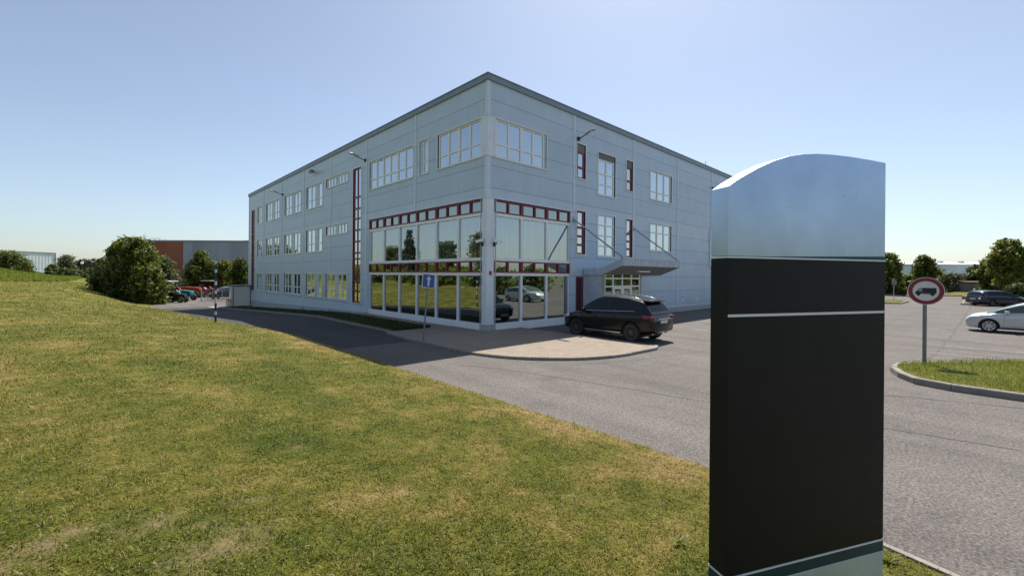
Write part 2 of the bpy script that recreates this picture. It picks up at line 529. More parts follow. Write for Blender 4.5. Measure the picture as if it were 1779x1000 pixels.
# kerbs: swept along a polyline
def kerb_strip(name, pts, w=.12, h=.1, sunk=.12, side=1, joints=True, mat=None):
    """pts: (x, y); body of width w to the given side"""
    mb = MB()
    P = [Vector((p[0], p[1])) for p in pts]
    # resample to about 1 m stones
    Q = [P[0]]
    for a, b in zip(P, P[1:]):
        n = max(1, int((b - a).length / 1.0 + .5))
        for i in range(1, n + 1): Q.append(a + (b - a) * i / n)
    rng = random.Random(len(Q) + int(abs(P[0].x) * 7))
    for i in range(len(Q) - 1):
        a, b = Q[i], Q[i + 1]
        t = (b - a).normalized()
        def nrm(k):
            tt = (Q[min(k + 1, len(Q) - 1)] - Q[max(k - 1, 0)]).normalized()
            return Vector((-tt.y, tt.x)) * side
        na, nb = nrm(i), nrm(i + 1)
        g = .006
        a2 = a + t * g; b2 = b - t * g
        dz = rng.uniform(-.008, .008)
        za, zb = float(gz(a.y)), float(gz(b.y))
        ch = .018
        prof = [(0, -sunk), (0, h - ch), (ch, h), (w - .005, h), (w, -sunk)]
        k = len(mb.v)
        for (p, nn, z) in ((a2, na, za), (b2, nb, zb)):
            for (o_, zz) in prof:
                q = p + nn * o_
                mb.v.append((q.x, q.y, z + zz + dz))
        m_ = len(prof)
        for j in range(m_ - 1):
            mb.f.append((k + j, k + j + 1, k + m_ + j + 1, k + m_ + j)); mb.m.append(0)
        mb.f.append(tuple(k + j for j in range(m_))); mb.m.append(0)
        mb.f.append(tuple(k + m_ + j for j in reversed(range(m_)))); mb.m.append(0)
    o = mb.build(name, mat or M['kerb'])
    return tag(o, kind='structure')

kerb_strip('lawn_kerb', [(float(kerb_x(y)), y) for y in np.arange(-45, -12.9, 1.0)], w=.085, h=.085, side=1)

# paved corner: rounded slab with kerb
def arc(cx, cy, r, a0, a1, n):
    return [(cx + r * math.cos(a0 + (a1 - a0) * i / n), cy + r * math.sin(a0 + (a1 - a0) * i / n)) for i in range(n + 1)]
pav_edge = [(-3.45, 2.6)] + [(-3.75, .2)] + arc(.2, -3.2, 4.0, PI, 1.5 * PI, 12)[0:] + [(1.6, -7.25), (2.1, -7.05)]
def flat_poly(name, pts, z, mat, kind='structure', down=.0):
    mb = MB()
    bm = bmesh.new()
    vs = [bm.verts.new((p[0], p[1], z)) for p in pts]
    f = bm.faces.new(vs)
    if f.normal.z < 0: f.normal_flip()
    bm.normal_update()
    if f.normal.z < 0: f.normal_flip()
    me = bpy.data.meshes.new(name); bm.to_mesh(me); bm.free()
    me.materials.append(mat)
    return tag(link(bpy.data.objects.new(name, me)), kind=kind)
flat_poly('pavement', [(-.02, 2.6)] + [(p[0] + .03, p[1] + .03) for p in pav_edge] + [(2.15, 0.02), (-.02, 0.02)], .088, M['paver'])
kerb_strip('pavement_kerb', pav_edge, w=.1, h=.092, side=1)
# verge along the lane front
vx = np.linspace(-3.12, -1.05, 16); vy = np.concatenate([np.linspace(2.6, 12, 60), np.linspace(12.3, 41, 120)])
def verge_z(X, Y):
    e = np.minimum(1, np.minimum(X + 3.15, -1.0 - X) / .3)
    return gz(Y) + .075 + .05 * np.clip(e, 0, 1) + .012 * hash_noise(X * 4, Y * 4)
verge = tag(grid_mesh('verge', vx, vy, verge_z, M['blade_shade_tone']), kind='structure')
kerb_strip('verge_kerb', [(-3.14, y) for y in np.arange(2.8, 41.5, 1.0)], w=.1, h=.09, side=-1)
flat_poly('footpath', [(-1.05, 2.6), (-.02, 2.6), (-.02, 12.0), (-1.05, 12.0)], .07, M['paver'])

# traffic island on the right
isl = [cw(9.95, 11.25), cw(9.75, 10.6), cw(10.0, 9.95), cw(10.75, 9.1), cw(11.6, 8.1), cw(13.0, 6.6)]
isl_back = [cw(9.95, 11.25), cw(10.35, 11.95), cw(11.0, 12.5), cw(11.9, 12.7), cw(15.5, 12.9), cw(20, 12.9)]
outline = list(reversed(isl)) + isl_back[1:] + [cw(20, 6.6)]
kerb_strip('island_kerb', list(reversed(isl)) + isl_back[1:], w=.14, h=.155, side=-1)

def turf_island(name, poly, z0, dome, n=46):
    """turf patch over a polygon: a clipped grid that humps gently"""
    P = np.array(poly); lo = P.min(0); hi = P.max(0)
    bm = bmesh.new()
    f = bm.faces.new([bm.verts.new((p[0], p[1], 0)) for p in poly])
    for ax, (a, b) in enumerate(((lo[0], hi[0]), (lo[1], hi[1]))):
        for i in range(1, n):
            c = [0, 0, 0]; c[ax] = a + (b - a) * i / n
            nn = [0, 0, 0]; nn[ax] = 1
            bmesh.ops.bisect_plane(bm, geom=bm.verts[:] + bm.edges[:] + bm.faces[:], plane_co=c, plane_no=nn)
    segs = [(Vector(poly[i]), Vector(poly[(i + 1) % len(poly)])) for i in range(len(poly))]
    for v in bm.verts:
        p = Vector((v.co.x, v.co.y))
        d = min(((p - (a + (b - a) * clamp((p - a).dot(b - a) / max(1e-9, (b - a).length_squared), 0, 1))).length for a, b in segs))
        v.co.z = z0 + dome * float(sm(d / 1.2)) + .01 * float(hash_noise(p.x * 5, p.y * 5)) * min(1, d * 4)
    bm.normal_update()
    for ff in bm.faces:
        if ff.normal.z < 0: ff.normal_flip()
    me = bpy.data.meshes.new(name); bm.to_mesh(me); bm.free()
    me.polygons.foreach_set('use_smooth', [True] * len(me.polygons))
    me.materials.append(M['turf'])
    return tag(link(bpy.data.objects.new(name, me)), kind='structure')
def inset(poly, d):
    P = [Vector(p) for p in poly]; A = sum(P[i].x * P[(i + 1) % len(P)].y - P[(i + 1) % len(P)].x * P[i].y for i in range(len(P)))
    s = 1 if A > 0 else -1
    out = []
    for i in range(len(P)):
        t1 = (P[i] - P[i - 1]).normalized(); t2 = (P[(i + 1) % len(P)] - P[i]).normalized()
        n = (Vector((-t1.y, t1.x)) + Vector((-t2.y, t2.x)))
        n = n.normalized() * s
        out.append(tuple(P[i] + n * d))
    return out
island_poly = inset(outline, .135)
turf_island('traffic_island', island_poly, .138, .07)

# far islands and grass strips beyond the car park (each kerbed)
def far_patch(nm, poly, z=.13, dome=.05):
    pts = poly + [poly[0]]
    A = sum(poly[i][0] * poly[(i + 1) % len(poly)][1] - poly[(i + 1) % len(poly)][0] * poly[i][1] for i in range(len(poly)))
    kerb_strip(nm + '_kerb', pts, w=.15, h=.13, side=1 if A > 0 else -1)
    turf_island(nm, inset(poly, .14), z - .02, dome, 14)
far_patch('sign_island', [px(1470, 44), px(1566, 43.4), px(1580, 47.5), px(1560, 50.5), px(1470, 51)])
far_patch('tree_island', [px(1671, 43.0), px(1860, 41.5), px(1860, 55), px(1677, 56)])
far_patch('roadside_strip', [px(1640, 63.5), px(1900, 62), px(1900, 74), px(1640, 74)], .13, .25)
far_patch('hedge_strip', [px(1440, 66), px(1560, 64), px(1574, 66), px(1574, 76), px(1440, 76)], .13, .25)

# road seams, cracks and bay lines: thin sheets 4 mm above the asphalt
def ribbon(name, pts, w, mat, z=.004, jag=0.0, seed=1):
    rng = random.Random(seed)
    P = [Vector(p) for p in pts]; Q = []
    for a, b in zip(P, P[1:]):
        n = max(1, int((b - a).length / .35)) if jag else 1
        for i in range(n):
            q = a + (b - a) * i / n
            if jag: q = q + Vector((rng.uniform(-jag, jag), rng.uniform(-jag, jag)))
            Q.append(q)
    Q.append(P[-1])
    mb = MB()
    L = []
    for i, q in enumerate(Q):
        t = (Q[min(i + 1, len(Q) - 1)] - Q[max(i - 1, 0)]).normalized()
        n = Vector((-t.y, t.x)) * (w * .5 * (rng.uniform(.45, 1.3) if jag else 1))
        L.append((q + n, q - n))
    for (a, b), (c, d) in zip(L, L[1:]):
        mb.poly([(a.x, a.y, z), (b.x, b.y, z), (d.x, d.y, z), (c.x, c.y, z)], 0, (0, 0, 1))
    return tag(mb.build(name, mat, fix=False), kind='structure')
def gp(u, v, z=0.0):
    h = 478 + (u - 889.5) * .0079
    Y = 760 * (CAM.z - z) / (v - h)
    return px(u, Y)
ribbon('road_seam', [gp(800, 634), gp(869, 640), gp(1013, 662), gp(1230, 698), gp(1400, 723), gp(1534, 743), gp(1779, 783)], .035, M['seam'], jag=.025, seed=3)
ribbon('road_seam', [gp(1440, 676), gp(1538, 686), gp(1660, 697), gp(1779, 709)], .025, M['seam'], jag=.025, seed=4)
ribbon('road_crack', [gp(1612, 627), gp(1640, 600), gp(1658, 577), gp(1680, 545), gp(1690, 527)], .06, M['seam'], jag=.05, seed=5)
ribbon('road_crack', [gp(1440, 592), gp(1538, 563), gp(1606, 538)], .05, M['seam'], jag=.05, seed=6)
ribbon('road_crack', [gp(1000, 634), gp(1100, 626), gp(1232, 609), gp(1330, 596)], .03, M['seam'], jag=.04, seed=8)
for k in range(13):
    ribbon('bay_line', [(8.4 + 2.5 * k, -19.0), (8.4 + 2.5 * k, -13.2)], .11, M['line'], .005)
for X in (8.6, 11.2, 13.8, 16.4, 19.0):
    ribbon('bay_line', [(X, -6.9), (X, -2.3)], .11, M['line'], .005)

# ------------------------------------------------------------------ grass blades (cannot be counted: one object for each sward)
def blades(name, pos, h, w, mat, seed, flat=.12, lean0=.45):
    """pos: (n,3) roots; h, w arrays. Each blade: bent strip of two faces"""
    rng = np.random.default_rng(seed)
    n = len(pos)
    a = rng.uniform(0, 2 * PI, n)
    lean = np.abs(rng.normal(lean0, .35, n))
    lie = rng.random(n) < flat
    lean[lie] = rng.uniform(1.0, 1.45, lie.sum())
    dx, dy = np.cos(a), np.sin(a)
    tw = a + PI / 2 + rng.normal(0, .5, n)
    wx, wy = np.cos(tw) * w * .5, np.sin(tw) * w * .5
    m1h = h * .55
    p0 = pos
    c1 = pos + np.stack([dx * m1h * np.sin(lean * .6), dy * m1h * np.sin(lean * .6), m1h * np.cos(lean * .6)], -1)
    c2 = c1 + np.stack([dx * (h - m1h) * np.sin(lean * 1.25), dy * (h - m1h) * np.sin(lean * 1.25), (h - m1h) * np.maximum(.05, np.cos(lean * 1.25))], -1)
    W = np.stack([wx, wy, np.zeros(n)], -1)
    V = np.stack([p0 - W, p0 + W, c1 + W * .8, c1 - W * .8, c2 + W * .25, c2 - W * .25], 1).reshape(-1, 3)
    k = np.arange(n)[:, None] * 6
    Fq = np.concatenate([k + np.array([[0, 1, 2, 3]]), k + np.array([[3, 2, 4, 5]])], 1).reshape(-1, 4)
    o = np_mesh(name, V, Fq, mat, smooth=True)
    return o

def lawn_points(n, rmin, rmax, seed, half=1.25, power=1.0):
    """points on the lawn round the spot where the photographer stood, thinning out with distance"""
    rng = np.random.default_rng(seed)
    r = rmin * (rmax / rmin) ** rng.random(n)
    th = rng.uniform(-half, half, n)
    X = r * np.sin(th); Y = r * np.cos(th)
    x = CAM.x + RGT.x * X + FWD.x * Y; y = CAM.y + RGT.y * X + FWD.y * Y
    keep = x < kerb_x(y) + .05
    x, y, r = x[keep], y[keep], r[keep]
    return np.stack([x, y, lawn_z(x, y) - .004], -1), r

P0, r0 = lawn_points(66000, 2.2, 100, 11)
rg = np.random.default_rng(5)
# tufts of 9 blades with thatch between them
k9 = 11
tsz = rg.lognormal(0, .45, len(P0))
r1 = np.repeat(r0, k9); ts = np.repeat(tsz, k9)
off = rg.normal(0, 1, (len(r1), 2)) * (.020 * ts * np.maximum(1, r1 / 3.6))[:, None]
x_ = np.repeat(P0[:, 0], k9) + off[:, 0]; y_ = np.repeat(P0[:, 1], k9) + off[:, 1]
kp = x_ < kerb_x(y_) - .075 + .085 * sm((y_ + 13.5) / .6)
kp &= rg.random(len(x_)) > bare(x_, y_) * .8
x_, y_, r1, ts = x_[kp], y_[kp], r1[kp], ts[kp]
P1 = np.stack([x_, y_, lawn_z(x_, y_) - .004], -1)
# tufts: height follows a patchy field
pf = .5 + .5 * hash_noise(P1[:, 0] * 2.3 + 3, P1[:, 1] * 2.3)
h1 = (.014 + .026 * rg.random(len(P1)) + .016 * pf * rg.random(len(P1))) * np.clip(ts, .5, 2.2) ** .7 * (1 + .012 * r1)
w1 = (.0036 + .0064 * rg.random(len(P1))) * np.maximum(1, r1 / 5.5)
g1 = blades('lawn_grass', P1, h1, w1, M['blade'], 21, .45, .8)
tag(g1, 'short mown grass with dry straw patches covering the sloping lawn', 'grass', kind='stuff')

rg = np.random.default_rng(55)
PS, rs = lawn_points(7000, 2.2, 40, 56)
kp = PS[:, 0] < kerb_x(PS[:, 1]) - .12
PS, rs = PS[kp], rs[kp]; PS[:, 2] += .008
M['straw'] = paint('straw', (.33, .26, .14), .8, 0, .3, 20)
g5 = blades('straw_clippings', PS, (.015 + .035 * rg.random(len(PS)) ** 2) * np.maximum(1, rs / 12), (.0022 + .003 * rg.random(len(PS))) * np.maximum(1, rs / 5), M['straw'], 57, 1.0)
tag(g5, 'loose dry straw clippings scattered over the mown lawn', 'straw', kind='stuff')

def poly_points(poly, n, seed):
    rng = np.random.default_rng(seed)
    P = np.array(poly); lo, hi = P.min(0), P.max(0)
    q = lo + (hi - lo) * rng.random((n, 2))
    ins = np.zeros(n, bool)
    j = len(P) - 1
    for i in range(len(P)):
        c = ((P[i, 1] > q[:, 1]) != (P[j, 1] > q[:, 1])) & (q[:, 0] < (P[j, 0] - P[i, 0]) * (q[:, 1] - P[i, 1]) / (P[j, 1] - P[i, 1] + 1e-12) + P[i, 0])
        ins ^= c; j = i
    return q[ins]
q = poly_points(island_poly, 60000, 31)
rg = np.random.default_rng(6)
d_cam = np.hypot(q[:, 0] - CAM.x, q[:, 1] - CAM.y)
tall = np.clip(hash_noise(q[:, 0] * 1.4, q[:, 1] * 1.4) + .35, 0, 1)
zz = np.full(len(q), .17)
g2 = blades('island_grass', np.column_stack([q, zz]), .05 + .05 * rg.random(len(q)) + .13 * tall * rg.random(len(q)), .006 + .006 * rg.random(len(q)), M['blade_lush'], 22, .12)
tag(g2, 'long unmown bright green grass filling the kerbed traffic island', 'grass', kind='stuff')
rg = np.random.default_rng(7)
nv = 26000
vv = np.column_stack([rg.uniform(-3.0, -1.1, nv), 2.7 + 36 * rg.random(nv) ** 1.6])
g3 = blades('verge_grass', np.column_stack([vv, gz(vv[:, 1]) + .115]), .05 + .07 * rg.random(nv), .008 + .010 * rg.random(nv), M['blade_shade_tone'], 23, .1)
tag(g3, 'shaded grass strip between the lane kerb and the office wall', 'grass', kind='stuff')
# long grass on the bank
rg = np.random.default_rng(8)
nb = 150000
by = rg.uniform(-45, 150, nb); bx = kerb_x(by) - rg.uniform(7, 36, nb)
bz = lawn_z(bx, by); kp = bz > .95
bx, by, bz = bx[kp], by[kp], bz[kp]
g4 = blades('bank_grass', np.column_stack([bx, by, bz]), .25 + .4 * rg.random(len(bx)), .05 + .07 * rg.random(len(bx)), M['blade_lush'], 24, .05)
tag(g4, 'tall bright green grass growing over the long bank behind the lawn', 'grass', kind='stuff')
# ------------------------------------------------------------------ the office building
HT = 11.4
office = empty('office_building', (0, 0, 0), 0, 'large three storey grey blue clad office block with red framed glazed corner', 'building')
LEN_L, LEN_R = 41.7, 42.0
def PL(a, z, d): return (d, a, z)        # lane front: a runs along +y, d goes inward
def PR(a, z, d): return (a, d, z)        # entrance front
NL, NR = (-1, 0, 0), (0, -1, 0)

def wbox(mb, P, a0, a1, z0, z1, d0, d1, mi=0):
    p = P(a0, z0, d0); q = P(a1, z1, d1)
    mb.box(p[0], q[0], p[1], q[1], p[2], q[2], mi)

def facade(mb, P, n, a_rng, z_rng, holes, reveal=.16):
    As = sorted(set(list(a_rng) + [h for o in holes for h in o[:2]])); Zs = sorted(set(list(z_rng) + [h for o in holes for h in o[2:4]]))
    As = [a for a in As if a_rng[0] <= a <= a_rng[1]]; Zs = [z for z in Zs if z_rng[0] <= z <= z_rng[1]]
    for a, b in zip(As, As[1:]):
        for c, d in zip(Zs, Zs[1:]):
            ma, mz = (a + b) / 2, (c + d) / 2
            if any(o[0] < ma < o[1] and o[2] < mz < o[3] for o in holes): continue
            mb.poly([P(a, c, 0), P(b, c, 0), P(b, d, 0), P(a, d, 0)], 0, n)
    for (a, b, c0, d0) in [o[:4] for o in holes]:
        c, d = max(c0, z_rng[0]), min(d0, z_rng[1])
        if d <= c or b > a_rng[1] or a < a_rng[0]: continue
        al = Vector(P(1, 0, 0)) - Vector(P(0, 0, 0))
        if c == c0: mb.poly([P(a, c, 0), P(b, c, 0), P(b, c, reveal), P(a, c, reveal)], 0, (0, 0, 1))
        if d == d0: mb.poly([P(a, d, 0), P(b, d, 0), P(b, d, reveal), P(a, d, reveal)], 0, (0, 0, -1))
        mb.poly([P(a, c, 0), P(a, d, 0), P(a, d, reveal), P(a, c, reveal)], 0, al)
        mb.poly([P(b, c, 0), P(b, d, 0), P(b, d, reveal), P(b, c, reveal)], 0, -al)

# openings: a0, a1, z0, z1, units [(a0, a1, columns, [transom heights])], frame material, roller shade height
F1, F2, F3 = (.76, 2.56), (4.28, 6.08), (7.78, 9.58)
WL = []
def wl(a0, a1, z, units, mat='white', tr=(.36,), shade=0):
    WL.append(dict(a0=a0, a1=a1, z0=z[0], z1=z[1], units=units, mat=mat, tr=tr, shade=shade))
for z in (F1, F2, F3):
    wl(19.45, 22.95, z, [(21.05, 22.85, 2), (19.55, 20.45, 1)])
    wl(24.35, 28.7, z, [(24.45, 26.2, 2), (26.85, 28.6, 2)])
    wl(30.3, 34.7, z, [(30.4, 32.15, 2), (32.85, 34.6, 2)])
    wl(36.3, 38.0, z, [(36.4, 37.9, 2)])
wl(14.85, 18.7, F1, [(14.95, 16.6, 2), (16.98, 18.6, 2)])
wl(14.85, 18.7, (5.40, 6.08), [(14.95, 16.6, 3), (16.98, 18.6, 3)], tr=())
wl(14.85, 18.7, (8.92, 9.60), [(14.95, 16.6, 3), (16.98, 18.6, 3)], tr=())
wl(6.25, 11.5, (7.86, 9.58), [(6.3, 8.02, 2), (8.02, 9.74, 2), (9.74, 11.45, 2)])
wl(4.75, 5.6, (7.86, 9.62), [(4.8, 5.3, 1)])
wl(.42, 3.9, (7.86, 9.58), [(.46, 2.16, 2), (2.16, 3.85, 2)])
wl(12.7, 13.95, (.66, 9.56), [(12.75, 13.9, 2)], mat='red', tr=(.085, .165, .245, .325, .37, .455, .54, .625, .70, .785))
wl(39.2, 40.45, (.66, 9.5), [(39.25, 40.4, 2)], mat='red', tr=(.1, .2, .3, .4, .5, .6, .7, .8))
WR = []
def wr(a0, a1, z, units, mat='white', tr=(.36,), shade=0):
    WR.append(dict(a0=a0, a1=a1, z0=z[0], z1=z[1], units=units, mat=mat, tr=tr, shade=shade))
wr(.45, 3.86, (7.86, 9.58), [(.5, 2.12, 2), (2.12, 3.72, 2)])
for z, sh, trn in (((7.84, 9.72), .42, (.42,)), ((3.72, 6.08), 0, (.22, .42, .62))):
    wr(6.30, 7.08, z, [(6.36, 7.02, 1)], 'red', trn, sh)
    wr(11.2, 11.95, z, [(11.26, 11.89, 1)], 'red', trn, sh)
wr(8.25, 10.0, (7.22, 9.62), [(8.32, 9.93, 2)], 'white', (.30, .60), .36)
wr(8.25, 10.0, (3.68, 6.08), [(8.32, 9.93, 2)], 'white', (.25, .5, .75), 0)
wr(14.12, 17.1, (7.70, 9.62), [(14.2, 17.02, 3)], 'white', (.28,))
wr(14.12, 17.1, (4.28, 6.10), [(14.2, 17.02, 3)], 'white', (.66,))
wr(26.1, 29.1, (7.70, 9.62), [(26.2, 29.0, 3)], 'white', (.28,))
wr(32.1, 35.1, (7.70, 9.62), [(32.2, 35.0, 3)], 'white', (.28,))
wr(26.1, 29.1, (4.28, 6.10), [(26.2, 29.0, 3)], 'white', (.66,))
wr(32.1, 35.1, (4.28, 6.10), [(32.2, 35.0, 3)], 'white', (.66,))

SHOP_L, SHOP_R, SHOP_Z = 11.55, 5.80, 6.0
mb = MB()
holesL = [(w['a0'], w['a1'], w['z0'], w['z1']) for w in WL]
holesR = [(w['a0'], w['a1'], w['z0'], w['z1']) for w in WR]
facade(mb, PL, NL, (0, LEN_L), (SHOP_Z, HT - .02), holesL)
facade(mb, PL, NL, (SHOP_L, LEN_L), (-1.7, SHOP_Z), holesL)
facade(mb, PR, NR, (0, LEN_R), (SHOP_Z, HT - .02), holesR)
facade(mb, PR, NR, (SHOP_R, LEN_R), (-.3, SHOP_Z), holesR)
# far ends, roof deck, backing
mb.poly([(0, LEN_L, -1.7), (LEN_R, LEN_L, -1.7), (LEN_R, LEN_L, HT - .02), (0, LEN_L, HT - .02)], 0, (0, 1, 0))
mb.poly([(LEN_R, 0, -1.7), (LEN_R, LEN_L, -1.7), (LEN_R, LEN_L, HT - .02), (LEN_R, 0, HT - .02)], 0, (1, 0, 0))
mb.poly([(0.05, 0.05, 11.1), (LEN_R - .05, 0.05, 11.1), (LEN_R - .05, LEN_L - .05, 11.1), (0.05, LEN_L - .05, 11.1)], 0, (0, 0, 1))
mb.poly([(.0, .0, 5.97), (0, SHOP_L, 5.97), (.5, SHOP_L, 5.97), (.5, 0, 5.97)], 0, (0, 0, -1))
mb.poly([(.5, .0, 5.97), (SHOP_R, 0, 5.97), (SHOP_R, .5, 5.97), (.5, .5, 5.97)], 0, (0, 0, -1))
mb.poly([(.0, SHOP_L, -.3), (.5, SHOP_L, -.3), (.5, SHOP_L, 5.97), (0, SHOP_L, 5.97)], 0, (0, -1, 0))
mb.poly([(SHOP_R, 0, -.3), (SHOP_R, .5, -.3), (SHOP_R, .5, 5.97), (SHOP_R, 0, 5.97)], 0, (-1, 0, 0))
mb.build('wall', M['panel'], office, fix=False)

mb = MB()
e = .09
mb.box(-e, .06, -e, LEN_L + e, 11.16, HT); mb.box(.06, LEN_R + e, -e, .06, 11.16, HT)
mb.box(.06, LEN_R + e, LEN_L - .06, LEN_L + e, 11.16, HT); mb.box(LEN_R - .06, LEN_R + e, .06, LEN_L - .06, 11.16, HT)
mb.box(-e - .03, .1, -e - .03, LEN_L + e, HT, HT + .045); mb.box(.1, LEN_R + e, -e - .03, .1, HT, HT + .045)
mb.build('parapet', M['flash'], office)

# plinth (a band of concrete that grows as the lane falls away)
mb = MB()
ys = [SHOP_L + .02, 14, 18, 24, 30, 36, LEN_L]
for a, b in zip(ys, ys[1:]):
    za, zb = float(gz(a)), float(gz(b))
    ta, tb = .12 + .55 * za, .12 + .55 * zb
    mb.poly([(-.035, a, -1.7), (-.035, b, -1.7), (-.035, b, tb + .0), (-.035, a, ta)], 0, NL)
    mb.poly([(-.035, a, ta), (-.035, b, tb), (0, b, tb), (0, a, ta)], 0, (0, 0, 1))
mb.poly([(SHOP_R, -.03, -.2), (LEN_R, -.03, -.2), (LEN_R, -.03, .34), (SHOP_R, -.03, .34)], 0, NR)
mb.poly([(SHOP_R, -.03, .34), (LEN_R, -.03, .34), (LEN_R, 0, .34), (SHOP_R, 0, .34)], 0, (0, 0, 1))
mb.build('plinth', M['plinth'], office, fix=False)

# cover strips over the panel joints
def strip(P, a, z0, z1, holes, w=.13, dep=.035):
    cuts = sorted([(max(z0, h[2] - .05), min(z1, h[3] + .05)) for h in holes if h[0] - .1 < a < h[1] + .1 and h[3] > z0 and h[2] < z1])
    mb = MB(); z = z0
    segs = []
    for c in cuts:
        if c[0] > z: segs.append((z, c[0]))
        z = max(z, c[1])
    if z < z1: segs.append((z, z1))
    last = None
    for s0, s1 in segs:
        mb = MB()
        wbox(mb, P, a - w / 2, a + w / 2, s0, s1, -dep, .01)
        wbox(mb, P, a - w / 2 - .03, a - w / 2, s0, s1, -.010, .01)
        wbox(mb, P, a + w / 2, a + w / 2 + .03, s0, s1, -.010, .01)
        mb.build('cladding_strip', M['strip'], office)
for a in (6.02, 11.9, 17.82, 23.62, 29.6, 35.62, 41.6):
    z0 = SHOP_Z + .03 if a < 11 else -1.2
    strip(PL, a, z0, 11.15, holesL)
for a in (6.08, 12.07, 18.04, 23.98, 30, 36):
    strip(PR, a, SHOP_Z if a < 7 else .36, 11.15, holesR)
# corner trim of the upper storey band
mb = MB()
mb.box(-.03, .16, -.03, .16, 6.02, 7.80); mb.build('corner_trim', M['strip'], office, bevel=.01)
mb = MB(); mb.box(-.03, .14, -.03, .14, 9.62, 11.15); mb.build('corner_trim', M['strip'], office, bevel=.01)
mb = MB(); mb.box(-.035, .38, -.035, .40, 7.83, 9.60)
mb.build('corner_panel', M['column'], office, bevel=.012)
# drip flashing above the shopfront
mb = MB()
mb.box(-.06, .02, -.06, SHOP_L + .06, 5.965, 6.03); mb.box(.02, SHOP_R + .1, -.06, .02, 5.965, 6.03)
mb.build('drip_flashing', M['strip'], office)

# ordinary windows
def make_window(P, w):
    mb = MB()
    a0, a1, z0, z1 = w['a0'], w['a1'], w['z0'], w['z1']
    ff = .055                      # light metal surround, slightly proud
    wbox(mb, P, a0 - ff, a1 + ff, z1, z1 + ff, -.028, .10, 1); wbox(mb, P, a0 - ff - .03, a1 + ff + .03, z0 - ff, z0, -.06, .10, 1)
    wbox(mb, P, a0 - ff, a0, z0, z1, -.028, .10, 1); wbox(mb, P, a1, a1 + ff, z0, z1, -.028, .10, 1)
    gms = []
    D0, D1 = .03, .10
    prev = a0
    for (u0, u1, nc) in sorted(w['units']):
        if u0 - prev > .12: wbox(mb, P, prev + .004, u0 - .004, z0 + .004, z1 - .004, .02, .10, 2)
        prev = u1
        t = .065 if w['mat'] == 'white' else .085
        zt = z1 - w['shade']
        wbox(mb, P, u0, u1, z0, z0 + t, D0, D1); wbox(mb, P, u0, u1, zt - t, zt, D0, D1)
        wbox(mb, P, u0, u0 + t, z0 + t, zt - t, D0, D1); wbox(mb, P, u1 - t, u1, z0 + t, zt - t, D0, D1)
        ms = [u0 + (u1 - u0) * k / nc for k in range(1, nc)]
        mh = .05 if w['mat'] == 'white' else .04
        for m_ in ms: wbox(mb, P, m_ - mh, m_ + mh, z0 + t, zt - t, D0 + .004, D1 - .004)
        xs = [u0 + t] + [q for m_ in ms for q in (m_ - mh, m_ + mh)] + [u1 - t]
        thick_tr = .035 if w['mat'] == 'white' else .06
        for f in w['tr']:
            zz = z0 + (zt - z0) * f
            for p_, q_ in zip(xs[::2], xs[1::2]):
                wbox(mb, P, p_, q_, zz - thick_tr, zz + thick_tr, D0 + .008, D1 - .008)
        n = NL if P is PL else NR
        gm = MB(); gms.append(gm)
        rg_ = random.Random(int(u0 * 100 + z0 * 10))
        # each light is tilted a hair, as real panes are
        ros = [z0 + t] + [z0 + (zt - z0) * f for f in w['tr']] + [zt - t]
        for p_, q_ in zip(xs[::2], xs[1::2]):
            for c_, d_ in zip(ros, ros[1:]):
                k1, k2 = rg_.uniform(-.004, .004), rg_.uniform(-.004, .004)
                gm.poly([P(p_, c_, .075 + k1), P(q_, c_, .075 + k2), P(q_, d_, .075 - k1), P(p_, d_, .075 - k2)], 0, n)
    if a1 - prev > .12: wbox(mb, P, prev + .004, a1 - .004, z0 + .004, z1 - .004, .02, .10, 2)
    wbox(mb, P, a0 + .002, a1 - .002, z0 + .002, z1 - .002, .150, .158, 3)
    o = mb.build('window', [M[w['mat']], M['surround'], M['panel'], M['dark']], office)
    if w['mat'] == 'red': o['label'] = 'narrow window with dark red frame'
    for gm in gms: gm.build('pane', M['glass'], o, fix=False)
    if w['shade']:
        sh = MB()
        n_ = int(w['shade'] / .045)
        for k in range(n_):
            zz = z1 - w['shade'] * (k + 1) / n_
            wbox(sh, P, a0 + .03, a1 - .03, zz + .004, zz + w['shade'] / n_ - .004, .03 + .004 * (k % 2), .07)
        sh.build('roller_shade', M['shade'], o)
for w in WL: make_window(PL, w)
for w in WR: make_window(PR, w)

